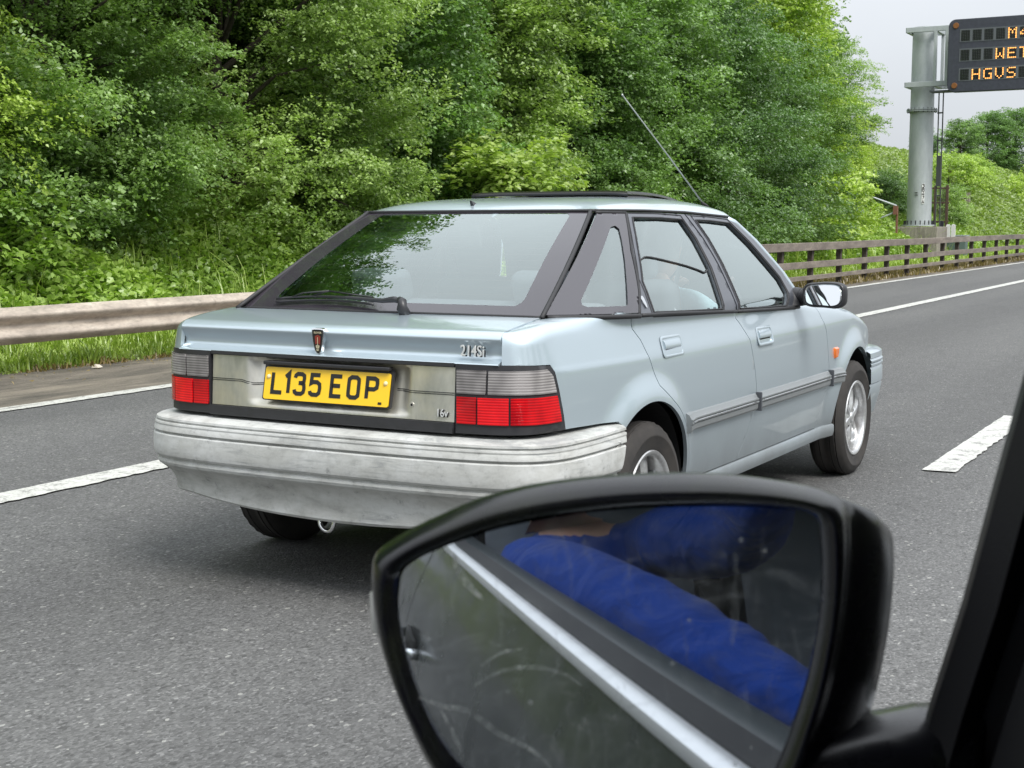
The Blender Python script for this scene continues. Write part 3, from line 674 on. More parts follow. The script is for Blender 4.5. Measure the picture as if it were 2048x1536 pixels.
textmesh('model_badge', '214Si', .043, BADGE, bs, Matrix.Translation((.5495, .0735, .8675)) @ RX @ Matrix.Diagonal((.92, 1.12, 1, 1)), .0018, .0002, 1.02)
bs.name = 'model_letter_shadow'
bs = textmesh('engine_letter_shadow', '16v', .032, PLBLK, tp, Matrix.Translation((.4520, .0560, .6685)) @ RX @ Matrix.Diagonal((.95, 1.1, 1, 1)), .001, .0001, 1.0)  # offset black copy painted as the shadow of the engine lettering
textmesh('engine_badge', '16v', .032, BADGE, bs, Matrix.Translation((.4495, .0530, .670)) @ RX @ Matrix.Diagonal((.95, 1.1, 1, 1)), .001, .0002, 1.0)
# small shield badges on the rear door pillars
for sd in (1, -1):
    mb = MB(); y0, z0 = .852, .988; xg = gx(y0, z0)+.002
    pts = [(-.010, .020), (.008, .022), (.012, .014), (.010, -.006), (.003, -.020), (-.004, -.018), (-.010, 0)]
    V = [(sd*(gx(y0+a, z0+b)+d), y0+a, z0+b) for d in (.001, .006) for a, b in pts]; mb.add(V, [tuple(range(7)), tuple(range(7, 14))]+[(i, (i+1) % 7, 7+(i+1) % 7, 7+i) for i in range(7)])
    dr = [o for o in car.children if o.name.startswith('rear_door')][0 if sd > 0 else -1]
    o = mb.build('pillar_badge', CHROMED, dr, bevel=.001)
# ---- rear bumper (swept)
BPL = crom([(0, -.022), (.25, -.020), (.45, -.012), (.62, .008), (.73, .042), (.795, .095), (.828, .17), (.842, .27), (.847, .40), (.846, .60)], 6)
def bumper(plan_, prof, name, sgn, yend, matl, parent):
    tt = np.gradient(plan_, axis=0); tt /= np.linalg.norm(tt, axis=1)[:, None]; mb = MB(); fr = []
    idx = list(range(len(plan_)-1, 0, -1)); 
    full = [(-plan_[i][0], plan_[i][1], -tt[i][1]*1, -tt[i][0]) for i in idx]+[(plan_[i][0], plan_[i][1], tt[i][1], -tt[i][0]) for i in range(len(plan_))]
    fr = [((x, y, 0), (nx, ny if sgn > 0 else -ny, 0), (0, 0, 1)) for x, y, nx, ny in full]
    return fr
fr = bumper(BPL, None, '', 1, 0, None, None)
BPROF = [(-.12, .600), (-.05, .597), (-.020, .592), (-.008, .586), (-.006, .579), (-.011, .577), (-.011, .573), (-.003, .571), (-.001, .565), (-.002, .560), (-.001, .557), (.002, .549), (.003, .541), (.001, .5385), (-.008, .537), (-.008, .532), (.001, .5305), (.004, .527), (.006, .500), (.006, .470), (.003, .456), (-.003, .448), (-.012, .445), (-.013, .440), (-.008, .436), (-.007, .428), (-.012, .418), (-.030, .405), (-.052, .380), (-.066, .345), (-.072, .315), (-.072, .288), (-.080, .278), (-.12, .274)]
mb = MB(); V = []
nf = len(fr)
# side ends rake forward towards the top, like the wheel arch; valance bottom drops towards the middle
fr_b = []
mb2 = MB(); n = len(BPROF); Vs = []
for (o, A, B) in fr:
    for a, z in BPROF:
        x = o[0]+A[0]*a; y = o[1]+A[1]*a; zz = z
        yend = .585-(.592-z)*.42 if z > .44 else .52-(.44-z)*.35
        if y > yend: y = yend+(y-yend)*.0001
        if z < .40: zz = z+.034*min(1, (abs(x)/.62)**2)*(.40-z)/.11
        Vs.append((x, y, zz))
Fs = [(i*n+k, i*n+k+1, (i+1)*n+k+1, (i+1)*n+k) for i in range(nf-1) for k in range(n-1)]
mb2.add(Vs, Fs); rb = mb2.build('rear_bumper', BUMP, car, auto=24)
mb = MB(); mb.box((0, .2, .45), (1.3, .2, .2)); mb.build('bumper_beam', DARK, rb)
for sd in (1, -1):   # end rib of the bumper's side strip and dark wheel-side lip
    mb = MB(); mb.tube([(sd*.846, .50, .548), (sd*.848, .515, .546), (sd*.846, .520, .535), (sd*.842, .50, .530)], .0045, 6); mb.build('strip_end', BUMP, rb, smooth=True)
# front bumper
FPL = np.array([(0, 4.22), (.25, 4.215), (.5, 4.18), (.66, 4.11), (.76, 4.00), (.81, 3.88), (.830, 3.78), (.838, 3.66), (.838, 3.56)]); FPL = crom(FPL, 6)
tt = np.gradient(FPL, axis=0); tt /= np.linalg.norm(tt, axis=1)[:, None]
fr2 = [((-FPL[i][0], FPL[i][1]), (tt[i][1], tt[i][0])) for i in range(len(FPL)-1, 0, -1)]+[((FPL[i][0], FPL[i][1]), (-tt[i][1], tt[i][0])) for i in range(len(FPL))]
FPROF = [(-.09, .606), (-.02, .604), (-.004, .594), (-.001, .57), (-.006, .566), (.003, .556), (.003, .548), (-.005, .544), (.003, .537), (.003, .528), (-.004, .522), (.002, .51), (.003, .44), (-.006, .432), (-.001, .42), (-.012, .36), (-.035, .27), (-.08, .24)]
mb = MB(); n = len(FPROF); Vs = [(o[0]+A[0]*a, o[1]+A[1]*a, z) for o, A in fr2 for a, z in FPROF]
mb.add(Vs, [(i*n+k, i*n+k+1, (i+1)*n+k+1, (i+1)*n+k) for i in range(len(fr2)-1) for k in range(n-1)]); mb.build('front_bumper', PAINT, car, auto=38)
# towing eye and exhaust
mb = MB(); mb.tube([(-.062+.030*math.cos(a), .13+.002*math.sin(3*a), .262+.036*math.sin(a)) for a in np.linspace(0, 2*math.pi, 25)], .0075, 8, caps=False); mb.tube([(-.062, .13, .30), (-.03, .2, .34)], .009, 8); mb.build('towing_eye', CHROME, car, smooth=True)
mb = MB(); mb.tube([(.45, .03, .275), (.45, .10, .275), (.45, .6, .29)], .026, 16, caps=False); mb.tube([(.45, .6, .29), (.45, .04, .276)], .023, 16, caps=False); mb.build('exhaust_pipe', mat('exhaust', (.05, .045, .04), .6, .5), car, smooth=True)
# rear wiper
mb = MB(); pv = Vector((.118, .335, .958)); mb.tube([pv+Vector((0, .03, -.02)), pv+Vector((-.001, -.005, .020)), pv+Vector((-.004, .002, .040)), pv+Vector((-.02, .012, .046))], [.020, .019, .016, .012], 14)
mb.tube([pv+Vector((-.01, .006, .043)), pv+Vector((-.05, .018, .046)), pv+Vector((-.10, .020, .040)), pv+Vector((-.24, .040, .046)), pv+Vector((-.40, .050, .046))], [.010, .011, .008, .006, .004], 8)
wp = mb.build('rear_wiper', BLK, tg_, smooth=True)
mb = MB(); bl = [tuple(rgl(u, .035+.03*(1-((u+.40)/.36)**2))+np.array([0, -.010, .020])) for u in np.linspace(-.76, -.06, 16)]; mb.tube(bl, .005, 6)
bl2 = [tuple(np.array(q)+np.array([0, -.004, -.012])) for q in bl]; mb.tube(bl2, .004, 6)
for k in (2, 5, 10, 13): mb.tube([bl[k], tuple(np.array(bl[min(k+2, 15)])+np.array([0, -.006, .014])), tuple(np.array(bl[8])+np.array([0, -.006, .020]))], .0032, 6)
mb.build('wiper_blade', BLK, wp, smooth=True)
# washer nozzle fin on the roof edge
mb = MB(); mb.add([(-.050, 1.06, 1.325), (-.030, 1.06, 1.322), (-.040, 1.11, 1.332), (-.046, 1.045, 1.350), (-.038, 1.045, 1.350), (-.043, 1.075, 1.345)], [(0, 1, 4, 3), (1, 2, 5, 4), (2, 0, 3, 5), (3, 4, 5), (0, 2, 1)]); mb.build('washer_nozzle', BLK, roof, bevel=.002)
# tilted sunroof
mb = MB(); g1 = []; g2 = []
for i in range(12):
    y = 1.60+.56*i/11
    r1 = []; r2 = []
    for j in range(17):
        u = -1+2*j/16; x = .365*u*(1-.02*i/11); base = ze(y)+(zc(y)-ze(y))*(1-abs(x/.58)**5)**.8
        lift = .014*(1-(i/11)**1.5); r1.append((x, y, base+.010+lift)); r2.append((x, y, base+.001+lift))
    g1.append(r1); g2.append(r2)
mb.grid(g1); mb.grid(g2, flip=True)
for row1, row2 in ((g1[0], g2[0]), (g1[-1], g2[-1])): mb.grid([row1, row2])
for e in (0, -1): mb.grid([[r[e] for r in g1], [r[e] for r in g2]])
sr = mb.build('sunroof', mat('sunroof_glass', (.03, .032, .03), .15, 0, 1), roof, auto=30, smooth=True)
mb = MB(); mb.tube([(q[0], q[1]-.004, q[2]-.012) for q in g1[0]], .007, 6); mb.tube([(q[0][0]*-1*-1, q[0][1], q[0][2]-.014) for q in g2[:8]], .005, 6); mb.tube([(q[-1][0], q[-1][1], q[-1][2]-.014) for q in g2[:8]], .005, 6); mb.build('sunroof_seal', RUB, sr, smooth=True)
# aerial
mb = MB(); mb.tube([(.385, 2.42, 1.325), (.384, 2.40, 1.34), (.382, 2.36, 1.353)], [.014, .010, .006], 10); bs_ = mb.build('aerial', RUB, roof, smooth=True)
mb = MB(); mb.tube([(.382, 2.39, 1.342), (.381, 2.0, 1.535), (.38, 1.521, 1.763)], [.0034, .0030, .0022], 8); mb.tube([(.38, 1.521, 1.763), (.38, 1.511, 1.768)], [.004, .004], 8); mb.build('aerial_rod', mat('aerial_steel', (.42, .45, .42), .35, .6), bs_, smooth=True)
# door mirrors
for sd in (1, -1):
    df = [o for o in car.children if o.name.startswith('front_door')][0 if sd > 0 else -1]
    cx, cy_m, cz = .940, 2.395, .948; hw, hh = .086, .052
    mb = MB(); Vs = []; rings = [(-.004, .95, .0), (-.012, 1.0, 0), (0, 1.10, 0), (.018, 1.14, 0), (.05, 1.08, 0), (.085, .84, 0), (.105, .5, 0), (.112, .12, 0)]; n = 32
    for dy, k, _ in rings:
        for i in range(n):
            t = 2*math.pi*i/n; c, s = math.cos(t), math.sin(t); ex = .5
            px = hw*k*np.sign(c)*abs(c)**ex; pz = hh*k*np.sign(s)*abs(s)**ex*(1.0)
            if px < 0: pz *= .93
            Vs.append((sd*(cx+px), cy_m+dy+.10*(px/hw)*.16*0, cz+pz))
    Fs = [(j*n+i, j*n+(i+1) % n, (j+1)*n+(i+1) % n, (j+1)*n+i) for j in range(1, len(rings)-1) for i in range(n)]+[tuple((len(rings)-1)*n+i for i in range(n))]+[(0*n+i, n+i, n+(i+1) % n, (i+1) % n) for i in range(n)]
    mb.add(Vs, Fs); dm = mb.build('door_mirror', BLK, df, smooth=True)
    mb = MB(); Vs = [(sd*(cx+hw*.95*np.sign(math.cos(t))*abs(math.cos(t))**.5), cy_m-.006, cz+hh*.95*np.sign(math.sin(t))*abs(math.sin(t))**.5*(.93 if math.cos(t) < 0 else 1)) for t in np.linspace(0, 2*math.pi, n, endpoint=False)]
    Vs2 = [((q[0]-sd*cx)*.93+sd*cx, q[1]-.001+(q[2]-cz)*.16, (q[2]-cz)*.91+cz) for q in Vs]
    mb.add(Vs2, [tuple(range(n))]); mb.build('mirror_glass', MIRR, dm)
    mb = MB(); mb.add(Vs+Vs2, [(i, (i+1) % n, n+(i+1) % n, n+i) for i in range(n)]); mb.build('mirror_rim', CHROMED, dm)
    mb = MB()
    mb.tube([(sd*.79, 2.47, .935), (sd*.83, 2.46, .937), (sd*.87, 2.44, .940)], [.044, .036, .033], 14, ell=(1, 1))
    for k in range(5): mb.tube([(sd*(.805+k*.012), 2.467-k*.004, .936), (sd*(.809+k*.012), 2.466-k*.004, .936)], .040-.001*k, 14)
    mb.add([(sd*.775, 2.36, .90), (sd*.775, 2.50, .895), (sd*.73, 2.42, 1.04), (sd*.83, 2.42, .90), (sd*.82, 2.50, .897), (sd*.765, 2.43, 1.0)], [(0, 3, 5, 2), (3, 4, 5), (4, 1, 2, 5), (0, 1, 4, 3), (0, 2, 1)])
    mb.build('mirror_arm', BLK, dm, smooth=False, auto=35)
# ---- wheels
def wheel(cx, cy, sd, steer=0):
    wt = empty('wheel', (sd*cx, cy, .286), 0); wt.parent = car; wt.rotation_euler = (0, 0, steer)
    rs = .288; w2 = .088
    prof = [(.178, -w2+.02), (.20, -w2+.008), (.235, -w2), (.262, -w2+.004), (.276, -w2+.014), (.284, -w2+.024)]
    tread = [-.058, -.053, -.050, -.030, -.026, -.023, -.003, .003, .023, .026, .030, .050, .053, .058]
    for i, x in enumerate(tread): prof.append((rs-(.007 if i in (1, 4, 6, 7, 9, 12) else 0)-.0, x))
    prof += [(.284, w2-.024), (.276, w2-.014), (.262, w2-.004), (.245, w2), (.243, w2+.0012), (.238, w2+.0012), (.236, w2), (.205, w2-.006), (.190, w2-.012), (.178, w2-.02)]
    V, Fs = lathe_y([(r, sd*x) for r, x in prof], 72)
    # shoulder blocks
    m = len(prof); V = [list(q) for q in V]
    for k in range(72):
        if k % 2 == 0:
            for i in (4, 5, 6, m-9, m-10, m-11):
                q = V[k*m+i]; r = math.hypot(q[1], q[2]); q[1] *= (r-.004)/r; q[2] *= (r-.004)/r
    mb = MB(); mb.add(V, Fs); mb.build('tyre', TYRE, wt, auto=32)
    # rim
    prof = [(.181, -.03), (.186, w2-.018), (.1895, w2-.010), (.186, w2-.006), (.178, w2-.007), (.172, w2-.012), (.168, w2-.022), (.166, .02), (.164, -.05)]
    V, Fs = lathe_y([(r, sd*x) for r, x in prof], 60); mb = MB(); mb.add(V, Fs)
    rim = mb.build('rim', ALLOY, wt, auto=35)
    # six twisted spokes + hub
    mb = MB(); ns = 6
    for k in range(ns):
        a = 2*math.pi*k/ns+.25
        rad = [(.030, .030, .050), (.060, .026, .052), (.095, .020, .050), (.13, .022, .046), (.158, .036, .040), (.172, .050, .034)]
        Vt = []
        for r, hwid, x in rad:
            for e, dx in ((-1, -.010), (-.55, .006), (.55, .008), (1, -.006), (0.9, -.03), (-.9, -.03)):
                t = a+e*hwid/max(r, .04)+.10*(r/.17)
                Vt.append((sd*(x+dx), r*math.cos(t), r*math.sin(t)))
        mb.add(Vt, [(i*6+j, i*6+(j+1) % 6, (i+1)*6+(j+1) % 6, (i+1)*6+j) for i in range(len(rad)-1) for j in range(6)])
    V, Fs = lathe_y([(.001, sd*.066), (.020, sd*.066), (.026, sd*.062), (.030, sd*.056), (.052, sd*.054), (.064, sd*.044), (.066, sd*.02)], 36); mb.add(V, Fs)
    mb.build('spokes', ALLOY, rim, auto=38)
    for k in range(4): a = math.pi/4+k*math.pi/2; mb = MB(); mb.tube([(sd*.050, .047*math.cos(a), .047*math.sin(a)), (sd*.0555, .047*math.cos(a), .047*math.sin(a))], [.0085, .0085], 10); mb.build('wheel_nut', DARK, rim)
    V, Fs = lathe_y([(.0, sd*.0), (.120, sd*.0), (.120, -sd*.01)], 30); mb = MB(); mb.add(V, Fs); V, Fs = lathe_y([(.0, -sd*.045), (.182, -sd*.045)], 30); mb.add(V, Fs, 1); mb.build('brake_disc', [mat('brake_disc', (.12, .11, .10), .5, .6), DARK], wt)
    return wt
for sd in (1, -1): wheel(.742, 3.366, sd); wheel(.744, .815, sd)
# ---- interior
def soft(mb_, c, size, rot=None): mb_.box(c, size, 0, rot)
mb = MB(); mb.box((0, .60, .905), (1.15, .42, .02)); mb.build('parcel_shelf', TRIM, car, bevel=.008)
for x0 in (.37, -.37):
    st_ = empty('front_seat'); st_.parent = car
    rot = Matrix.Rotation(R(14), 3, 'X')
    mb = MB(); mb.box((x0, 1.70, .78), (.40, .12, .52), 0, rot); mb.build('seat_back', SEAT, st_, bevel=.05, seg=4)
    mb = MB(); mb.box((x0, 1.65, 1.10), (.21, .07, .13), 0, rot); mb.build('headrest', SEAT, st_, bevel=.035, seg=4)
    mb = MB(); mb.box((x0, 2.10, .50), (.48, .48, .14)); mb.build('seat_cushion', SEAT, st_, bevel=.05, seg=4)
mb = MB(); rot = Matrix.Rotation(R(18), 3, 'X')
mb.box((0, .98, .73), (1.22, .13, .50), 0, rot); rs_ = mb.build('rear_seat', SEAT, car, bevel=.05, seg=4)
for x0 in (.36, -.36):
    mb = MB(); mb.box((x0, .905, 1.025), (.26, .08, .13), 0, rot); mb.build('headrest', SEAT, rs_, bevel=.035, seg=4)
mb = MB(); mb.box((0, 2.62, .80), (1.35, .30, .20)); mb.build('dashboard', DARK, car, bevel=.05, seg=3)
mb = MB(); mb.tube([(.37+.185*math.cos(a), 2.40+.07*math.sin(a), .85+.165*math.sin(a)) for a in np.linspace(0, 2*math.pi, 33)], .013, 8, caps=False); mb.tube([(.19, 2.40, .85), (.55, 2.40, .85)], .02, 8); mb.tube([(.37, 2.40, .85), (.37, 2.6, .78)], .03, 8); mb.build('steering_wheel', BLK, car, smooth=True)
for sd in (1, -1):
    mb = MB(); mb.grid([[(sd*(xfull(z)-.03), y0+(z-.9)*sl_, z) for z in (.92, 1.0, 1.15, 1.29)] for y0, sl_ in ((1.68, .02), (1.78, .0))]); mb.build('middle_pillar_trim', TRIM, car, fix=False)
for sd in (1, -1): mb = MB(); mb.tube([(sd*.58, 1.71, 1.20), (sd*.55, 1.66, 1.0), (sd*.50, 1.75, .7)], .012, 4, ell=(2, .3)); mb.build('seat_belt', SEAT, car)
mb = MB(); mb.tube([(.06, 2.33, 1.25), (-.06, 2.33, 1.25)], .028, 8, ell=(.5, 1)); mb.build('interior_mirror', BLK, car, smooth=True)
# ================================================================== people
def limb_body(name, V, E, Rad, mats, parent=None, sub=2, zones=None):
    me = bpy.data.meshes.new(name); me.from_pydata([tuple(v) for v in V], E, []); me.update()
    o = bpy.data.objects.new('tmp', me); C.objects.link(o)
    m = o.modifiers.new('s', 'SKIN'); m.use_smooth_shade = True; m.branch_smoothing = .6
    sv = me.skin_vertices[0].data
    for i, r in enumerate(Rad): sv[i].radius = r if isinstance(r, tuple) else (r, r)
    for i in range(len(V)): sv[i].use_root = (i == 0)
    o.modifiers.new('u', 'SUBSURF').levels = sub
    bpy.context.view_layer.update()
    m2 = bpy.data.meshes.new_from_object(o.evaluated_get(bpy.context.evaluated_depsgraph_get())); bpy.data.objects.remove(o, do_unlink=True)
    m2.name = name; m2.materials.clear()
    r = link(name, m2, mats, parent, True)
    if zones:
        m2.polygons.foreach_set('material_index', [zones(p.center) for p in m2.polygons])
    return r
def head(parent, c, yaw, hair, sk):
    # sculpted head: rows of a deformed sphere with brow, nose, chin; faces +Y before yaw
    V = []; Fs = []; nu, nv = 40, 28
    M = Matrix.Rotation(yaw, 3, 'Z'); c = Vector(c)
    def hp(th, ph):
        x = math.sin(ph)*math.sin(th)*.077; y = math.sin(ph)*math.cos(th)*.096; z = math.cos(ph)*.118
        f = max(0, math.cos(th))*math.sin(ph)
        if z < -.02: x *= 1-.32*((-z-.02)/.1)**1.2; y *= (1-.10*((-z-.02)/.1))
        if f > .5:
            y += .020*math.exp(-((x/.012)**2))*math.exp(-(((z+.018)/.022)**2)); y += .008*math.exp(-((x/.012)**2))*math.exp(-(((z-.01)/.03)**2))
            for e in (-1, 1): y -= .010*math.exp(-(((x-e*.030)/.016)**2))*math.exp(-(((z-.012)/.011)**2))
            y += .006*math.exp(-((x/.045)**2))*math.exp(-(((z-.034)/.012)**2)); y += .006*math.exp(-((x/.022)**2))*math.exp(-(((z+.060)/.010)**2)); y += .009*math.exp(-((x/.022)**2))*math.exp(-(((z+.098)/.014)**2))
        return Vector((x, y, z))
    for i in range(nv+1):
        for j in range(nu): V.append(c+M @ hp(2*math.pi*j/nu, math.pi*i/nv))
    for i in range(nv):
        for j in range(nu): Fs.append((i*nu+j, i*nu+(j+1) % nu, (i+1)*nu+(j+1) % nu, (i+1)*nu+j))
    mb = MB(); mb.add(V, Fs)
    for e in (-1, 1):
        q = []
        for k in range(12): t = 2*math.pi*k/12; q.append(c+M @ Vector((e*(.076+.010*(k % 2)*.3), -.005+.016*math.cos(t), .0+.030*math.sin(t))))
        q2 = [c+M @ Vector((e*.088, -.012+.012*math.cos(2*math.pi*k/12), .004+.026*math.sin(2*math.pi*k/12))) for k in range(12)]
        mb.add(q+q2, [(i, (i+1) % 12, 12+(i+1) % 12, 12+i) for i in range(12)]+[tuple(range(12, 24))])
    h = mb.build('head', sk, parent, smooth=True)
    mb = MB(); V = []
    for i in range(0, 17):
        for j in range(nu):
            th = 2*math.pi*j/nu; ph = math.pi*i/nv; q = hp(th, min(ph, math.pi*(.36 if math.cos(th) > .25 else .62)))
            V.append(c+M @ (q*1.10+Vector((0, -.004, .006))))
    mb.add(V, [(i*nu+j, i*nu+(j+1) % nu, (i+1)*nu+(j+1) % nu, (i+1)*nu+j) for i in range(16) for j in range(nu)]); mb.build('hair', hair, parent, smooth=True)
    mb = MB()
    for e in (-1, 1):
        mb.tube([c+M @ Vector((e*.031, .074, .012)), c+M @ Vector((e*.031, .085, .012))], [.010, .006], 10)
    mb.build('eyes', EYE, h)
    mb = MB(); mb.tube([c+M @ Vector((x, .094-abs(x)*.4, -.060)) for x in np.linspace(-.022, .022, 7)], [.002, .004, .0045, .004, .0045, .004, .002], 6); mb.build('mouth', LIP, h)
def hand(parent, wrist, fwd, up, sk, curl=.6):
    f = Vector(fwd).normalized(); u = Vector(up); u = (u-u.dot(f)*f).normalized(); s = f.cross(u); w_ = Vector(wrist)
    V = [w_, w_+f*.045, w_+f*.082]; E_ = [(0, 1), (1, 2)]; Rd = [(.020, .024), (.017, .036), (.013, .038)]
    for k, (off, L) in enumerate(((-.031, .070), (-.011, .080), (.010, .075), (.029, .058))):
        b = len(V); a = 0; q = w_+f*.092+s*off; V.append(q); E_.append((2, b)); Rd.append(.0095)
        for j, l in enumerate((.42, .32, .26)):
            a += curl*(.6+.35*j); q = q+(f*math.cos(a)-u*math.sin(a))*L*l; V.append(q); E_.append((b+j, b+j+1)); Rd.append(.0085-.0008*j)
    b = len(V); q = w_+f*.03-s*.034; V += [q, q+(f*.6-s*.6-u*.3).normalized()*.032, q+(f*.6-s*.6-u*.3).normalized()*.032+(f-u*.5).normalized()*.028]; E_ += [(1, b), (b, b+1), (b+1, b+2)]; Rd += [.012, .0105, .0085]
    return limb_body('hand', V, E_, Rd, [sk], parent)
def person(label, P, shirt, hair, facing=0, trousers=JEANS, group=None):
    # P: dict of joints (world or parent space)
    root = empty('person'); tag(root, label, 'person')
    V = []; E_ = []; Rd = []
    def v(q, r): V.append(Vector(q)); Rd.append(r); return len(V)-1
    hip = v(P['hip'], (.15, .115)); wst = v(P['waist'], (.135, .105)); chs = v(P['chest'], (.165, .115)); upc = v(P['upper'], (.13, .085)); nk = v(P['neck'], (.055, .055)); nk2 = v(P['neck2'], (.048, .048))
    E_ += [(hip, wst), (wst, chs), (chs, upc), (upc, nk), (nk, nk2)]
    for sd in ('L', 'R'):
        a = v(P['sh'+sd], .064*(P.get('armL', 1) if sd == 'L' else 1)); b = v(P['el'+sd], .048*P.get('arm', 1)); c = v(P['wr'+sd], .030); ab = P.get('arm', 1.0); m_ = v((Vector(P['sh'+sd])+Vector(P['el'+sd]))/2, .054*ab*(P.get('armL', 1) if sd == 'L' else 1)); m2 = v((Vector(P['el'+sd])*.6+Vector(P['wr'+sd])*.4), .044*ab)
        E_ += [(upc, a), (a, m_), (m_, b), (b, m2), (m2, c)]
        k = v(P['kn'+sd], .062); t = v((Vector(P['hip'])*.5+Vector(P['kn'+sd])*.5)+Vector((0, 0, .0)), .082); f = v(P['ft'+sd], .045); E_ += [(hip, t), (t, k), (k, f)]
    sleeve = P.get('sleeve', 1.0)
    hz = P['hip'][2]+.07; nz = P['neck'][2]-.004
    def zone(c):
        if c.z > nz-.001+.0*c.x and (Vector(c)-Vector(P['neck'])).length < .11: return 1
        for sd in ('L', 'R'):
            e = Vector(P['el'+sd]); wv = Vector(P['wr'+sd]); d = wv-e; t = (Vector(c)-e).dot(d)/d.length_squared; q = (Vector(c)-(e+d*max(0, min(1, t)))).length
            if sleeve < 1 and t > -.35 and q < .075 and c.z > hz-.2: return 1
            if sleeve >= 1 and t > .975 and q < .06: return 1
            for a, b in ((P['hip'], P['kn'+sd]), (P['kn'+sd], P['ft'+sd])):
                a = Vector(a); b = Vector(b); d = b-a; tt_ = (Vector(c)-a).dot(d)/d.length_squared
                if (Vector(c)-(a+d*max(0, min(1, tt_)))).length < .11 and (tt_ > .25 or c.z < P['hip'][2]): return 2
        return 0
    bd = limb_body('body', V, E_, Rd, [shirt, SKIN, trousers], root, zones=zone, sub=3 if P.get('fold') else 2)
    if P.get('fold'):
        from mathutils import noise as MN
        for vv in bd.data.vertices:
            q = vv.co; w1 = q*7+Vector((3, 1, 2)); wp1 = MN.noise_vector(w1)*.55
            r1 = 1-abs(MN.noise(Vector((q.x*11+q.y*6, q.y*7-q.z*9, q.z*12))+wp1*2.5))*3.2; r2 = 1-abs(MN.noise(q*30+wp1*4))*2.2
            if q.z < P['neck'][2]-.02: vv.co = q+vv.normal*P['fold']*(r1*1.1+r2*.35-.4)
    head(root, P['head'], P.get('turn', 0), hair, SKIN)
    for sd in ('L', 'R'): hand(root, P['wr'+sd], Vector(P['hf'+sd]), P.get('hu'+sd, (0, 0, 1)), SKIN, P.get('curl', .5))
    return root
# driver of the hatchback, right-hand seat, hands on the wheel
def carw(x, y, z):
    c, s = math.cos(CARYAW), math.sin(CARYAW); return (CARPOS[0]+c*x-s*y, CARPOS[1]+s*x+c*y, z)
J = dict(hip=(.39, 1.95, .60), waist=(.39, 1.86, .72), chest=(.40, 1.83, .86), upper=(.40, 1.84, .955), neck=(.39, 1.87, 1.01), neck2=(.385, 1.89, 1.05), head=(.38, 1.93, 1.135),
         shL=(.22, 1.86, .94), shR=(.575, 1.82, .93), elL=(.18, 2.08, .80), elR=(.635, 2.03, .80), wrL=(.24, 2.33, .93), wrR=(.51, 2.33, .93), knL=(.27, 2.45, .58), knR=(.47, 2.45, .58), ftL=(.27, 2.75, .25), ftR=(.47, 2.75, .25))
J2 = {k: carw(*q) for k, q in J.items()}
J2.update(arm=1.25, hfL=(.2, .5, .6), hfR=(-.2, .5, .6), huL=(0, -1, .2), huR=(0, -1, .2), sleeve=.5, turn=CARYAW, curl=.75)
person('driver in a pale blue T-shirt at the wheel of the silver hatchback', J2, LBLUE, HAIR)

# ================================================================== our own car: window frame, door, wing mirror
own = empty('black_car', (0, 0, 0)); tag(own, 'black car the photo is taken from, wing mirror and door frame at the edge', 'car')
OWNP = mat('black_paint', (.012, .014, .015), .10, .0, .04, .12, .14); v = coords(OWNP)
setin(OWNP, 'Base Color', ramp(OWNP, noise(OWNP, v, 6, 6, .7), [(.4, (.022, .026, .027)), (.7, (.055, .060, .058))])); setin(OWNP, 'Roughness', ramp(OWNP, noise(OWNP, v, 11, 6, .7), [(.4, g3(.10)), (.75, g3(.38))]))
PLAS = mat('grained_trim', (.010, .010, .012), .5, spec=.3); v = coords(PLAS); bump(PLAS, noise(PLAS, v, 900, 2), .12, .002)
GREYT = mat('soft_grey_trim', (.06, .07, .075), .38)
# outer door skin: profile (x, z) below the waist, following the window line
OP = crom([(-.172, .968), (-.182, .945), (-.205, .90), (-.233, .83), (-.248, .75), (-.254, .66), (-.252, .52), (-.245, .38), (-.225, .26), (-.19, .20)], 6)
def ownx(y): return -.012*math.exp(-((y+1.2)/.9)**2)
for nm, y0, y1 in (('front_door', .80, -.62), ('rear_door', -.626, -1.55), ('rear_wing', -1.556, -2.9), ('front_wing', .806, 1.7)):
    mb = MB(); mb.grid([[(x+ownx(y), y, z) for x, z in OP] for y in np.linspace(y0, y1, 24)]); 
    o = mb.build(nm, OWNP, own, smooth=True)
    if nm == 'front_door': odoor = o
    if nm == 'rear_door': ordoor = o
    if nm in ('front_door', 'rear_door'):
        ys = np.linspace(y0, y1, 24)
        mb = MB(); mb.sweep([(-.002, -.009), (.006, -.008), (.011, -.002), (.011, .008), (.005, .013), (-.002, .013)], [((-.166+ownx(y), y, .968), (-1, 0, 0), (0, 0, 1)) for y in ys], closed=True); mb.build('chrome_waist_strip', BADGE, o, auto=50)
        mb = MB(); mb.sweep([(.0, 0), (.0, .010), (-.016, .016), (-.020, .010), (-.020, -.02)], [((-.164+ownx(y), y, .974), (-1, 0, 0), (0, 0, 1)) for y in ys]); mb.build('window_seal', RUB, o, auto=40)
        mb = MB(); mb.sweep([(.0, -.03), (.002, .004), (-.010, .016), (-.030, .018), (-.050, .006), (-.060, -.02), (-.07, -.10), (-.075, -.35)], [((-.138+ownx(y), y, .962), (-1, 0, 0), (0, 0, 1)) for y in ys]); mb.build('inner_ledge', GREYT, o, smooth=True)
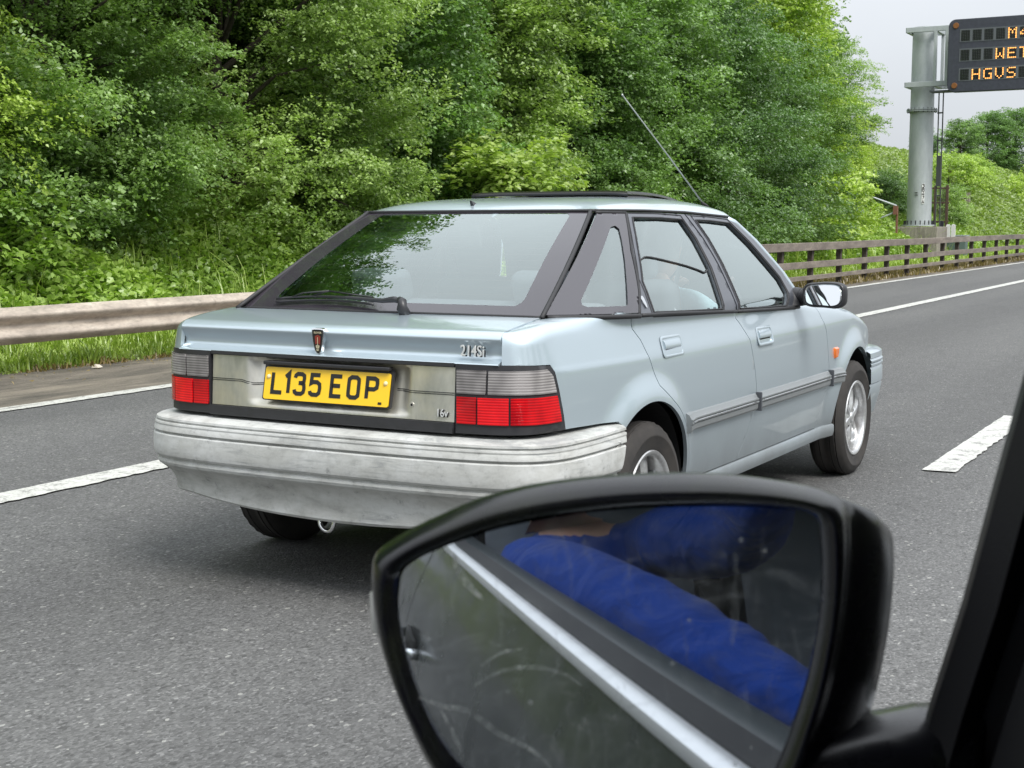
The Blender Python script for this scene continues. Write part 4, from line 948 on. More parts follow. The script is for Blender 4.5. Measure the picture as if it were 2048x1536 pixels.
# far side skin, bonnet, windscreen and tail of our car (seen only from other positions)
for nm, y0, y1 in (('front_door', .80, -.62), ('rear_door', -.626, -1.55), ('rear_wing', -1.556, -2.9), ('front_wing', .806, 1.9)):
    mb = MB(); mb.grid([[(1.28-x-ownx(y)-.15, y, z) for x, z in OP] for y in np.linspace(y0, y1, 12)]); mb.build(nm, OWNP, own, smooth=True)
mb = MB(); mb.grid([[(.56+u*(.70-.06*max(0, (y-1.2))), y+.10*(1-u*u), .965+.045*(1-u*u)-.10*max(0, (y-1.1))**1.6) for u in np.linspace(-1, 1, 17)] for y in np.linspace(.95, 1.86, 12)]); mb.build('bonnet', OWNP, own, smooth=True)
mb = MB(); mb.grid([[(.56+u*(.68-.10*t), 1.0-.55*t+.08*(1-u*u), .98+.50*t) for u in np.linspace(-.9, 1, 13)] for t in np.linspace(0, 1, 6)]); mb.build('windscreen', GLASS, own, smooth=True)
mb = MB(); mb.grid([[(.56+u*.70, -2.9-.10*(1-u*u)-.08*math.sin(math.pi*t), .25+.72*t) for u in np.linspace(-1, 1, 13)] for t in np.linspace(0, 1, 6)]); mb.grid([[(.56+u*(.70-.08*t), -2.9+.85*t, .97+.52*t) for u in np.linspace(-1, 1, 13)] for t in np.linspace(0, 1, 6)]); mb.build('tailgate', OWNP, own, smooth=True)
for wx in (-.10, 1.22):
    for wy in (1.25, -2.1):
        mb = MB(); V, Fs = lathe_y([(.17, -.08), (.29, -.10), (.31, -.06), (.31, .06), (.29, .10), (.17, .08)], 40, (wx, wy, .31)); mb.add(V, Fs); mb.box((wx, wy, .31), (.05, .22, .22)); mb.build('wheel', TYRE, own, auto=35)
# handle on the front door
for host, yh in ((odoor, -.50), (ordoor, -1.42)):
    mb = MB(); xs = -.262; mb.tube([(xs+.018, yh-.09, .79), (xs-.014, yh-.075, .79), (xs-.022, yh, .792), (xs-.014, yh+.075, .79), (xs+.018, yh+.09, .79)], [.010, .011, .012, .011, .010], 10, ell=(.7, 1)); h = mb.build('door_handle', CHROMED, host, smooth=True)
    mb = MB(); mb.tube([(xs+.012, yh-.06, .79), (xs+.008, yh, .79), (xs+.012, yh+.06, .79)], [.02, .028, .02], 12, ell=(.3, 1)); mb.build('handle_cup', DARK, h, smooth=True)
# window frame in front of the camera (front edge traced from the view, ~0.66 m away)
PE = [(-.101+.015, 1.245), (-.101, 1.191), (-.112, 1.143), (-.125, 1.083), (-.138, 1.034), (-.146, .999), (-.158, .95)]
PE = [(-.062, 1.33), (-.080, 1.27)]+PE[1:]
mb = MB()
prof = [(0, .0), (.004, -.012), (.018, -.018), (.021, -.006), (.024, .012), (.033, .014), (.036, -.016), (.050, -.026), (.075, -.030), (.10, -.028), (.16, -.01), (.24, .02), (.24, .08), (.0, .05)]
mb.sweep(prof, [((x, .66+.02*(1.2-z), z), (1, 0, 0), (0, 1, 0)) for x, z in PE], closed=True); mb.build('door_frame', PLAS, own, auto=35)
mb = MB(); mb.box((.55, .95, .80), (1.30, .45, .40)); mb.build('dashboard', PLAS, own, bevel=.05, seg=3)
mb = MB(); mb.box((.55, -.7, 1.50), (1.25, 2.6, .03)); mb.build('roof', OWNP, own, bevel=.014, seg=3)
mb = MB(); mb.tube([(-.16, -.62, .96), (-.10, -.66, 1.2), (-.03, -.70, 1.49)], [.035, .032, .03], 8, ell=(.6, 1.6)); mb.build('middle_pillar', PLAS, own, smooth=True)
mb = MB(); mb.box((.55, -.6, .38), (1.25, 3.0, .06)); mb.build('floor', DARK, own)
mb = MB(); mb.box((1.22, -.6, .70), (.06, 2.6, .62)); mb.box((1.10, .62, 1.2), (.05, .12, .5)); mb.build('opposite_door_trim', PLAS, own)
mb = MB(); mb.box((1.20, -.95, 1.20), (.02, 2.4, .62)); mb.box((.55, -2.0, 1.0), (1.35, .02, 1.1)); mb.box((1.26, -.8, .9), (.02, 2.6, 1.2)); mb.build('light_block_panel', mat('block_panel_black', (.012, .012, .014), .15), own)  # opaque panels added to keep outside light out of the mirror view
mb = MB(); mb.box((.78, -.62, .78), (.46, .13, .64), 0, Matrix.Rotation(R(16), 3, 'X')); mb.box((.78, -.74, 1.18), (.26, .09, .16)); mb.box((.78, -.30, .49), (.46, .5, .15)); mb.build('driver_seat', SEAT, own, bevel=.05, seg=4)
st_ = empty('front_seat'); st_.parent = own
rot = Matrix.Rotation(R(16), 3, 'X')
mb = MB(); mb.box((.16, -.62, .78), (.46, .13, .64), 0, rot); mb.build('seat_back', SEAT, st_, bevel=.05, seg=4)
mb = MB(); mb.box((.16, -.74, 1.18), (.26, .09, .16), 0, rot); mb.build('headrest', SEAT, st_, bevel=.035, seg=4)
mb = MB(); mb.box((.16, -.30, .49), (.46, .50, .15)); mb.build('seat_cushion', SEAT, st_, bevel=.05, seg=4)
mb = MB(); mb.tube([(.62, .42, .96)]+[(.62+.185*math.cos(a), .42+.08*math.sin(a), .93+.165*math.sin(a)) for a in np.linspace(0, 2*math.pi, 33)], .014, 8, caps=False); mb.build('steering_wheel', PLAS, own, smooth=True)
# wing mirror
MP = Vector((-.2594056, .56656603, 1.07006167)); MN = Vector((.38582126, -.92238063, .01886589)); MA = Vector((.92254482, .38588994, 0)); MU = Vector((-.00728016, .01740463, .99982202))
def m3(a, b, c=0): return MP+MA*a+MU*b-MN*c       # c = away from the viewer
gl_o = [(-.0946, .0240), (-.0918, .0298), (-.0814, .0365), (-.0496, .0486), (-.0048, .0574), (.0393, .0602), (.0742, .0597), (.0872, .0573), (.0905, .0518), (.0918, .0206), (.0880, -.0088), (.0823, -.0317), (.0739, -.0563), (.062, -.078), (.035, -.088), (0, -.090), (-.035, -.086), (-.0589, -.0694), (-.0773, -.0489), (-.0898, -.0188), (-.0954, .0066)]
lip = [(-.1097, .0328), (-.1043, .0396), (-.0836, .0518), (-.0496, .0660), (-.0049, .0736), (.0391, .0754), (.0718, .0726), (.0985, .0660), (.1044, .0565), (.1041, .0209), (.0984, -.0176), (.0913, -.0428), (.085, -.0614), (.072, -.094), (.040, -.108), (0, -.110), (-.043, -.104), (-.0809, -.0679), (-.0980, -.0308), (-.1070, -.0030), (-.1101, .0201)]
def closed_cr(P, n=4):
    P = P[-2:]+P+P[:3]; c = crom(P, n); return c[2*n:-(2*n)-1] if False else c[2*n:len(c)-2*n-1]
GO = closed_cr(gl_o); LO = closed_cr(lip); nn_ = min(len(GO), len(LO)); GO = GO[:nn_]; LO = LO[:nn_]
RC = 1/.727
def sag(a, b): return (a*a+b*b)/(2*RC)
SMEARS = [([(-0.0622, -0.0238), (-0.0497, -0.0164), (-0.036, -0.0137), (-0.0224, -0.0156), (-0.0122, -0.0215)], .0010),
 ([(-0.0899, -0.0287), (-0.0795, -0.033), (-0.0657, -0.0356), (-0.0577, -0.04), (-0.0497, -0.046), (-0.036, -0.0521), (-0.0268, -0.0601)], .0014),
 ([(-0.0772, -0.036), (-0.0715, -0.0463), (-0.0669, -0.0579)], .0009), ([(-0.0588, -0.0144), (-0.0496, -0.0079), (-0.0394, -0.0053)], .0007), ([(-0.0712, 0.0383), (-0.0689, 0.0303), (-0.0644, 0.0235), (-0.0576, 0.0168)], .0017)]
# glass: concentric rings so that the convex surface is smooth
mb = MB(); V = [m3(-.002, -.012, 0)]; Fs = []; ctr = np.array([-.002, -.012]); K = 40
for i in range(1, K+1):
    for q in GO: p = ctr+(q-ctr)*(i/K)*1.012; V.append(m3(p[0], p[1], sag(*p)))
V[0] = m3(ctr[0], ctr[1], sag(*ctr))
for j in range(nn_): Fs.append((0, 1+j, 1+(j+1) % nn_))
for i in range(K-1):
    for j in range(nn_): Fs.append((1+i*nn_+j, 1+(i+1)*nn_+j, 1+(i+1)*nn_+(j+1) % nn_, 1+i*nn_+(j+1) % nn_))
mb.add(V, Fs)
# housing: bezel from the glass edge out to the lip, over the lip and back into the bowl
def lerp(A_, B_, t): return A_+(B_-A_)*t
cen = np.array([.012, -.012])
def sc(P, k, dx=0, dy=0): return cen+(P-cen)*k+np.array([dx, dy])
rings = [(GO*1.0, .006), (lerp(GO, LO, .07), .0055), (lerp(GO, LO, .12), .001), (lerp(GO, LO, .22), -.005), (lerp(GO, LO, .36), -.0085), (lerp(GO, LO, .50), -.0098), (lerp(GO, LO, .64), -.0085), (lerp(GO, LO, .78), -.005), (lerp(GO, LO, .90), .0005), (lerp(GO, LO, .97), .006), (sc(LO, 1.0, .001, -.0005), .009), (sc(LO, .985, .004, -.003), .013), (sc(LO, .992, .008, -.004), .017),
         (sc(LO, .99, .019, -.009), .030), (sc(LO, .97, .031, -.018), .055), (sc(LO, .90, .038, -.026), .080), (sc(LO, .76, .040, -.032), .100), (sc(LO, .5, .038, -.036), .114), (sc(LO, .2, .034, -.038), .120)]
hb = MB(); V = []
for P_, c_ in rings: V += [m3(p[0], p[1], c_+sag(*p)*.5) for p in P_]
hb.add(V, [(i*nn_+j, i*nn_+(j+1) % nn_, (i+1)*nn_+(j+1) % nn_, (i+1)*nn_+j) for i in range(len(rings)-1) for j in range(nn_)]+[tuple((len(rings)-1)*nn_+j for j in range(nn_))])
MH = mat('mirror_housing_plastic', (.006, .006, .008), .22, 0, .12, .12, .4); v = coords(MH)
setin(MH, 'Base Color', ramp(MH, noise(MH, v, 16, 6, .7, .6), [(.52, (.005, .005, .007)), (.70, (.014, .016, .010)), (.80, (.035, .038, .018))])); setin(MH, 'Roughness', ramp(MH, noise(MH, v, 40, 5), [(.3, g3(.20)), (.7, g3(.32))]))
wm = hb.build('wing_mirror', MH, own, smooth=True)
MG = bpy.data.materials.new('dusty_mirror_glass'); MG.use_nodes = True; b_ = MG.node_tree.nodes['Principled BSDF']; b_.inputs['Metallic'].default_value = 1; b_.inputs['Base Color'].default_value = (.80, .84, .88, 1); b_.inputs['Roughness'].default_value = 0.0
# dust film, smears and dried drops on the glass
t = MG.node_tree; out = t.nodes['Material Output']; df_ = N(t, 'ShaderNodeBsdfDiffuse'); df_.inputs[0].default_value = (.42, .44, .44, 1); mxs = N(t, 'ShaderNodeMixShader')
v = coords(MG, (1, 1, 1)); sm = noise(MG, coords(MG, (1, 1, 2.6), rot=(.3, .5, .2)), 22, 8, .72, 2.2); sp = N(t, 'ShaderNodeTexVoronoi'); sp.inputs['Scale'].default_value = 95; t.links.new(v, sp.inputs['Vector'])
spn = ramp(MG, sp.outputs['Distance'], [(.07, g3(1)), (.16, g3(0))]); sel = ramp(MG, noise(MG, v, 30, 1), [(.55, g3(0)), (.60, g3(1))])
scr = noise(MG, coords(MG, (1, 1, .18), rot=(.9, .3, .5)), 60, 6, .8, 3.5)
f1 = mth(MG, 'ADD', ramp(MG, sm, [(.36, g3(.035)), (.50, g3(.06)), (.60, g3(.13)), (.72, g3(.36))]), ramp(MG, scr, [(.58, g3(0)), (.615, g3(.26)), (.65, g3(.02))])); f2 = mth(MG, 'MULTIPLY', spn, sel); ff = mth(MG, 'ADD', f1, mth(MG, 'MULTIPLY', f2, .45), True)
t.links.new(ff, mxs.inputs[0]); t.links.new(b_.outputs[0], mxs.inputs[1]); t.links.new(df_.outputs[0], mxs.inputs[2]); t.links.new(mxs.outputs[0], out.inputs[0])
mgl = mb.build('mirror_glass', MG, wm, smooth=True)
SM = bpy.data.materials.new('dried_smear'); SM.use_nodes = True; t = SM.node_tree; t.nodes.clear(); o_ = N(t, 'ShaderNodeOutputMaterial'); a_ = N(t, 'ShaderNodeBsdfTransparent'); d_2 = N(t, 'ShaderNodeBsdfDiffuse'); d_2.inputs[0].default_value = (.62, .64, .60, 1); m_2 = N(t, 'ShaderNodeMixShader')
ns_ = noise(SM, coords(SM), 170, 6, .75); t.links.new(ramp(SM, ns_, [(.40, g3(.03)), (.52, g3(.22)), (.66, g3(.62))]), m_2.inputs[0]); t.links.new(a_.outputs[0], m_2.inputs[1]); t.links.new(d_2.outputs[0], m_2.inputs[2]); t.links.new(m_2.outputs[0], o_.inputs[0])
for L, wd in SMEARS:
    pc = crom(L, 12); tt2 = np.gradient(pc, axis=0); tt2 /= np.linalg.norm(tt2, axis=1)[:, None]; k = len(pc); rs2 = random.Random(k)
    row1 = []; row2 = []
    for i, (q, tv) in enumerate(zip(pc, tt2)):
        w2 = wd*(.35+.65*math.sin(math.pi*i/(k-1)))*rs2.uniform(.75, 1.25); nx, ny = -tv[1]*w2, tv[0]*w2
        row1.append(tuple(m3(q[0]+nx, q[1]+ny, sag(q[0]+nx, q[1]+ny)-.0004))); row2.append(tuple(m3(q[0]-nx, q[1]-ny, sag(q[0]-nx, q[1]-ny)-.0004)))
    sb = MB(); sb.grid([row1, row2]); sb.build('dried_smear', SM, mgl, fix=False)
hb = MB(); hb.tube([m3(-.1078, .018, .016), m3(-.1108, .014, .018), m3(-.1100, -.003, .018), m3(-.1060, -.007, .018)], [.0015, .0022, .0022, .0015], 8); hb.build('cap_edge_sliver', mat('cap_edge_grey', (.45, .45, .43), .2), wm, smooth=True)  # pale sliver added for the light edge of the mirror cap
# arm joining the housing to the door frame
hb = MB(); secs = [(m3(.060, -.075, .050), .032, .022), (m3(.092, -.075, .045), .032, .022), (Vector((-.150, .66, 1.000)), .034, .026), (Vector((-.115, .69, .990)), .036, .034)]
V = []
for c_, a_, b_ in secs:
    for k in range(16):
        tt_ = 2*math.pi*k/16; cc, ss = math.cos(tt_), math.sin(tt_); V.append(c_+Vector((0, 1, 0))*a_*np.sign(cc)*abs(cc)**.6+Vector((0, 0, 1))*b_*np.sign(ss)*abs(ss)**.6)
hb.add(V, [(i*16+k, i*16+(k+1) % 16, (i+1)*16+(k+1) % 16, (i+1)*16+k) for i in range(3) for k in range(16)]+[tuple(range(16)), tuple(48+k for k in range(16))]); hb.build('mirror_arm', MH, wm, smooth=True)
# passenger in blue, leaning at the open window
J = dict(hip=(.10, -.38, .60), waist=(.08, -.42, .70), chest=(.05, -.42, .84), upper=(.04, -.41, .960), neck=(.005, -.42, 1.015), neck2=(.01, -.41, 1.06), head=(.03, -.39, 1.16),
         shL=(-.065, -.36, .955), shR=(.15, -.36, .990), elL=(.010, .02, .932), elR=(.21, -.09, 1.035), wrL=(.045, .36, .90), wrR=(.13, .10, 1.13), arm=1.32, armL=1.10, fold=.0038, knL=(.02, .10, .60), knR=(.26, .10, .60), ftL=(.0, .45, .25), ftR=(.26, .45, .25),
         hfL=(.25, .5, -.9), hfR=(-.9, -.5, .6), huL=(0, 0, 1), huR=(.3, 1, .3), sleeve=1.0, turn=R(12), curl=.45)
person('passenger in a royal blue jumper seen in the wing mirror', J, BLUE, HAIRD)
mb = MB(); 
rotp = Matrix((R2, U2, -Fv)).transposed()
mb.box(tuple(Vector((0, 0, CAM_H))-Fv*.012+R2*.055-U2*.02), (.155, .075, .009), 0, rotp); ph = mb.build('smartphone', mat('phone_black', (.01, .01, .012), .25), None, bevel=.004, seg=3)
tag(ph, 'black smartphone held up at the open car window', 'phone')
# ================================================================== ground, road, markings
def gz(x, y):
    X = [-200, -60, -26, -18, -14, -12.2, -11.2, -10.4, -9.5, -7, 14, 20, 60, 200]; Z = [9, 8, 6.2, 4.6, 2.5, 1.15, .50, .16, 0, 0, 0, .6, 3, 6]
    return np.interp(x, X, Z)
TERR = mat('verge_soil', (.07, .06, .035), .95); v = coords(TERR); n_ = noise(TERR, v, .6, 8, .7); n2 = noise(TERR, v, 6, 6, .7)
setin(TERR, 'Base Color', mixc(TERR, n2, ramp(TERR, n_, [(.35, (.08, .11, .025)), (.6, (.12, .17, .035))]), (.09, .10, .03)))
mb = MB(); xs = [-200, -120, -60, -40, -26, -22, -18, -16, -14, -13, -12.2, -11.7, -11.2, -10.8, -10.4, -10, -9.5]; ysr = list(np.arange(-60, 160, 4))+list(range(160, 900, 40))
mb.grid([[(x, y, float(gz(x, y))+(.25*math.sin(y*.21+x)*math.cos(y*.07) if x < -13 else 0)) for x in xs] for y in ysr]); tag(mb.build('embankment', TERR, smooth=True), kind='structure')
mb = MB(); mb.grid([[(x, y, float(gz(x, y))) for x in (13.9, 20, 60, 200)] for y in (-60, 900)]); tag(mb.build('far_verge', TERR, smooth=True), kind='structure')
def asphalt(name, base, seed, shoulder=False):
    m = mat(name, (base,)*3, .85); 
    v = coords(m, (1, .62, 1)); 
    vo = N(m.node_tree, 'ShaderNodeTexVoronoi'); vo.inputs['Scale'].default_value = 150; m.node_tree.links.new(v, vo.inputs['Vector'])
    vo2 = N(m.node_tree, 'ShaderNodeTexVoronoi'); vo2.inputs['Scale'].default_value = 105; m.node_tree.links.new(v, vo2.inputs['Vector'])
    sepc = N(m.node_tree, 'ShaderNodeSeparateColor'); m.node_tree.links.new(vo.outputs['Color'], sepc.inputs[0])
    sepd = N(m.node_tree, 'ShaderNodeSeparateColor'); m.node_tree.links.new(vo2.outputs['Color'], sepd.inputs[0])
    c = ramp(m, sepc.outputs[0], [(0, g3(base*.68)), (.45, g3(base*.94)), (.8, g3(base*1.16)), (.95, g3(base*1.4)), (1, g3(base*1.9))])
    c = mixc(m, ramp(m, sepd.outputs[1], [(.988, g3(0)), (.993, g3(.55))]), c, (.34, .34, .32))
    c = mixc(m, ramp(m, sepd.outputs[0], [(.90, g3(0)), (.95, g3(.6))]), c, g3(base*.35))
    big = noise(m, coords(m, (1, .12, 1)), .9, 5, .6); wt_ = N(m.node_tree, 'ShaderNodeTexWave', wave_type='BANDS', bands_direction='X', wave_profile='SIN'); wt_.inputs['Scale'].default_value = .172; wt_.inputs['Distortion'].default_value = .5; wt_.inputs['Detail'].default_value = 2; m.node_tree.links.new(coords(m, (1, .05, 1)), wt_.inputs[0]); c = mixc(m, 1.0, c, ramp(m, wt_.outputs['Fac'], [(0, g3(.93)), (1, g3(1.06))]), 'MULTIPLY')
    c = mixc(m, 1.0, c, ramp(m, big, [(.3, (.84, .84, .85)), (.7, (1.13, 1.13, 1.11))]), 'MULTIPLY')
    mid = noise(m, coords(m), 5, 6, .7); c = mixc(m, 1.0, c, ramp(m, mid, [(.3, g3(.92)), (.7, g3(1.08))]), 'MULTIPLY')
    setin(m, 'Base Color', c)
    h = mth(m, 'ADD', mth(m, 'MULTIPLY', vo.outputs['Distance'], -1), mth(m, 'MULTIPLY', sepc.outputs[1], .8)); bump(m, h, .6, .004)
    return m
ASP = asphalt('lane_asphalt', .098, 1); ASP2 = asphalt('shoulder_asphalt', .108, 2)
def sheet(name, x0, x1, z, m, y0=-60, y1=900, kind='structure'):
    mb = MB(); mb.add([(x0, y0, z), (x1, y0, z), (x1, y1, z), (x0, y1, z)], [(0, 1, 2, 3)]); o = mb.build(name, m, fix=False); tag(o, kind=kind); return o
base = sheet('ground', -9.8, 14.2, -.03, ASP2)
sheet('road', -5.12, 9.6, .0, ASP); sheet('hard_shoulder', -7.72, -5.12, .0, ASP2); sheet('central_strip', 9.6, 13.95, .0, ASP2)
CHAN = mat('drainage_channel', (.10, .095, .085), .9); v = coords(CHAN, (1, .25, 1)); n1 = noise(CHAN, v, 3, 8, .72, .6)
setin(CHAN, 'Base Color', mixc(CHAN, 1.0, ramp(CHAN, n1, [(.32, (.050, .045, .038)), (.5, (.12, .105, .085)), (.68, (.22, .19, .15))]), ramp(CHAN, noise(CHAN, coords(CHAN), 60, 5, .7), [(.3, g3(.7)), (.7, g3(1.3))]), 'MULTIPLY')); bump(CHAN, noise(CHAN, coords(CHAN), 70, 5), .5, .01)
mb = MB(); xs = [-9.75, -9.4, -9.1, -8.7, -8.3, -7.95, -7.72]; zs = [.03, .012, .0, -.012, -.016, -.01, .004]
mb.grid([[(x, y, z+.006*math.sin(y*1.3+x*5)) for x, z in zip(xs, zs)] for y in list(np.arange(-40, 90, 1.0))+list(range(90, 900, 30))]); tag(mb.build('verge_edge', CHAN, smooth=True), kind='structure')
WP = mat('white_road_paint', (.72, .72, .68), .6)
v = coords(WP); n1 = noise(WP, v, 55, 5, .75); n2 = noise(WP, v, 9, 5, .7); 
tw = WP.node_tree; dfz = mth(WP, 'ADD', mth(WP, 'MULTIPLY', n1, .6), mth(WP, 'MULTIPLY', n2, .5))
setin(WP, 'Base Color', ramp(WP, dfz, [(.43, (.12, .12, .115)), (.485, (.33, .33, .31)), (.55, (.50, .50, .47)), (.7, (.60, .60, .57))])); bump(WP, n1, .4, .004)
def marking(name, xc, wdt, segs, z, seed):
    r = random.Random(seed); mb = MB()
    for y0, y1 in segs:
        n = max(2, int(min(y1-y0, 60)/.05)); L = []; Rr = []
        ys = list(np.linspace(y0, min(y1, y0+60), n))+([y1] if y1 > y0+60 else [])
        for i, y in enumerate(ys):
            a = .006 if 0 < i < len(ys)-1 else 0; L.append((xc-wdt/2+r.uniform(-a, a)*.5, y+(r.uniform(-.02, .02) if i in (0,) else 0), z)); Rr.append((xc+wdt/2+r.uniform(-a, a)*1.5, y, z))
        mb.grid([L, Rr])
    o = mb.build(name, WP, fix=False); tag(o, kind='structure'); return o
marking('road_edge_marking', -7.70, .16, [(-20, 400)], .008, 1)
marking('shoulder_marking', -5.18, .20, [(-20, 400)], .008, 2)
segs = [(7.32+9*k, 9.67+9*k) for k in range(-5, 30)]
marking('lane_marking', -1.52, .165, segs, .008, 3); marking('lane_marking', 2.15, .165, segs, .008, 4); marking('road_edge_marking', 5.9, .2, [(-20, 400)], .008, 5)

# ================================================================== barriers
STEEL = mat('weathered_barrier_steel', (.34, .30, .25), .6, .25); v = coords(STEEL, (1, .3, 1)); n1 = noise(STEEL, v, 8, 8, .7); n2 = noise(STEEL, coords(STEEL, (1, .5, 1)), 30, 6, .75)
c = ramp(STEEL, n1, [(.3, (.27, .235, .195)), (.5, (.43, .37, .31)), (.7, (.56, .50, .42))]); setin(STEEL, 'Base Color', mixc(STEEL, 1.0, c, ramp(STEEL, n2, [(.3, g3(.7)), (.5, g3(1)), (.78, g3(1.15))]), 'MULTIPLY')); setin(STEEL, 'Roughness', ramp(STEEL, n2, [(.3, g3(.5)), (.7, g3(.8))]))
gr = empty('steel_barrier', (-9.3, 12, 0)); tag(gr, 'weathered steel beam crash barrier along the verge to the left of the silver hatchback', 'crash barrier')
WB = [(0, .310), (-.020, .300), (-.058, .270), (-.078, .252), (-.082, .240), (-.078, .226), (-.050, .196), (-.016, .176), (-.008, .160), (-.008, .150), (-.016, .134), (-.050, .114), (-.078, .084), (-.082, .070), (-.078, .056), (-.058, .038), (-.020, .008), (0, 0)]
mb = MB(); yy = np.arange(-4, 19.1, .5)-12
def bx(y): return 0 if y < 4 else .9*((y-4)/3.1)**2*.35
mb.sweep([(-a, b) for a, b in WB], [((bx(y), y, .272-.0015*(y)), (1, 0, 0), (0, 0, 1)) for y in yy]); be = mb.build('beam', STEEL, gr, auto=60)
for y in (-7.4, -1.0, 2.0-.1, 5.2): 
    mb = MB(); mb.sweep([(-a+.004, b) for a, b in WB], [((bx(y), y-.16, .272-.0015*y), (1, 0, 0), (0, 0, 1)), ((bx(y), y+.16, .272-.0015*y), (1, 0, 0), (0, 0, 1))]); mb.tube([(.075, y-.08, .40), (.09, y-.08, .40)], .014, 8); mb.tube([(.075, y+.08, .40), (.09, y+.08, .40)], .014, 8); mb.build('beam_joint', STEEL, gr, auto=60)
for y in (-10.2, -7.0, -3.8, .98, 5.8):
    mb = MB(); mb.box((-.085, y, .17), (.11, .06, .74)); mb.build('post', STEEL, gr, bevel=.006)
DST = mat('brown_grey_steel', (.20, .17, .14), .7, .15); v = coords(DST, (1, .25, 1)); n1 = noise(DST, v, 6, 8, .72); n2 = noise(DST, coords(DST), 25, 6, .7)
setin(DST, 'Base Color', mixc(DST, 1.0, ramp(DST, n1, [(.3, (.12, .098, .082)), (.5, (.19, .160, .135)), (.7, (.29, .25, .205))]), ramp(DST, n2, [(.3, g3(.75)), (.7, g3(1.2))]), 'MULTIPLY'))
DPO = mat('dark_brown_post', (.045, .035, .03), .8); v = coords(DPO); setin(DPO, 'Base Color', ramp(DPO, noise(DPO, v, 14, 6, .7), [(.3, (.025, .02, .018)), (.7, (.085, .065, .05))]))
FX = -8.42
def yground(u):    # y where the view column u meets the fence line
    d = Fv+R2*((u-1024)/2846.65)+U2*((768-560)/2846.65); return FX/d.x*d.y
fe = empty('rail_fence', (FX, 30, 0)); tag(fe, 'brown three rail steel barrier on closely spaced dark posts beside the hard shoulder', 'crash barrier')
us = [1384, 1450, 1508, 1560, 1620, 1677, 1728, 1772, 1812.5, 1849.5, 1883, 1912, 1940.5, 1966, 1990, 2011, 2032]
pys = [yground(u) for u in us]; 
while len(pys) < 42: pys.append(pys[-1]+(2.38))
def rail(name, z0, z1, th, x0, lip=0):
    mb = MB(); y = [18]+[q for q in np.arange(20, 130, 2.4)]
    mb.sweep([(x0, z0), (x0+th, z0), (x0+th, z1), (x0, z1)], [((0, q-30, .0012*math.sin(q*.8)*3), (1, 0, 0), (0, 0, 1)) for q in y], closed=True); return mb.build(name, DST, fe, bevel=.008)
rail('top_rail', .745, .90, .11, .02); rail('middle_rail', .40, .53, .06, .06); rail('bottom_rail', .165, .255, .05, .06)
pm = MB(); pm.box((0, 0, .35), (.10, .125, .82)); pm.box((.03, 0, .70), (.05, .16, .05))
p0 = pm.build('post', DPO, fe, bevel=.006); p0.location = (0, pys[0]-30, 0)
for y in pys[1:]:
    c_ = p0.copy(); C.objects.link(c_); c_.parent = fe; c_.location = (0, y-30, 0)

# ================================================================== gantry
GP = mat('gantry_grey_paint', (.36, .42, .42), .5, .1); v = coords(GP, (1, 1, .3)); n1 = noise(GP, v, 5, 7, .7); setin(GP, 'Base Color', mixc(GP, 1.0, ramp(GP, n1, [(.3, (.36, .395, .405)), (.7, (.48, .515, .525))]), ramp(GP, noise(GP, coords(GP), 60, 4, .7), [(.3, g3(.88)), (.7, g3(1.08))]), 'MULTIPLY'))
GY = 48.6; GX = -11.0
ga = empty('sign_gantry', (GX, GY, .60)); tag(ga, 'tall grey cantilever gantry post on a concrete block reaching over the carriageway', 'gantry')
mb = MB(); mb.tube([(0, 0, .62), (0, 0, 3.9), (0, 0, 7.10)], [.40, .385, .365], 36); mb.build('column', GP, ga, auto=40)
mb = MB(); mb.tube([(0, 0, .60), (0, 0, .64)], .56, 36); mb.tube([(0, 0, 4.36), (0, 0, 4.39)], .50, 36); mb.tube([(0, 0, 4.41), (0, 0, 4.44)], .50, 36)
mb.build('flange', GP, ga, auto=40)
mb = MB()
for k in range(20): a = 2*math.pi*k/20; mb.tube([(.48*math.cos(a), .48*math.sin(a), .62), (.48*math.cos(a), .48*math.sin(a), .78)], .02, 6); mb.tube([(.46*math.cos(a), .46*math.sin(a), 4.33), (.46*math.cos(a), .46*math.sin(a), 4.47)], .018, 6)
mb.build('flange_bolts', BLK, ga)
CON = mat('weathered_concrete', (.26, .24, .20), .9); v = coords(CON, (1, 1, .2)); n1 = noise(CON, v, 9, 7, .7); setin(CON, 'Base Color', mixc(CON, 1.0, ramp(CON, n1, [(.3, (.15, .135, .11)), (.5, (.25, .23, .19)), (.7, (.36, .33, .28))]), ramp(CON, noise(CON, coords(CON), 30, 5), [(.3, g3(.8)), (.7, g3(1.15))]), 'MULTIPLY'))
mb = MB(); mb.box((.0, 0, -.05), (1.55, 1.55, 1.25)); mb.build('concrete_base', CON, ga, bevel=.02)
# truss between the two column brackets and the sign: horizontal chords reach over the road, front and back
BY = -.55
mb = MB()
for z in (6.97, 5.21):
    mb.box((4.6, BY, z), (10.1, .10, .17)); mb.box((4.6, .55, z), (10.1, .10, .17)); mb.box((-.42, 0, z), (.10, 1.16, .17)); mb.box((.50, 0, z), (.12, 1.16, .17))
for x in (.50, .86, 1.02):
    for y in (BY, .55): mb.box((x, y, 6.09), (.10, .10, 1.62))
for x in (2.6, 4.2, 5.8, 7.4, 9.0): mb.box((x, .55, 6.09), (.10, .10, 1.62)); mb.tube([(x-1.6, .55, 5.25), (x, .55, 6.9)], .04, 6)
mb.build('boom', GP, ga, bevel=.012)
mb = MB(); mb.box((1.14, -.1, 5.75), (.16, .35, 1.1)); mb.box((1.35, .2, 5.5), (.30, .3, .8)); mb.build('cable_box', GP, ga, bevel=.01)
mb = MB(); 
for x in (.56, .70): mb.tube([(x, -.10, .6), (x, -.10, 5.0)], .022, 6)
for z in np.arange(1.6, 4.9, .9): mb.box((.62, -.10, z), (.20, .03, .05))
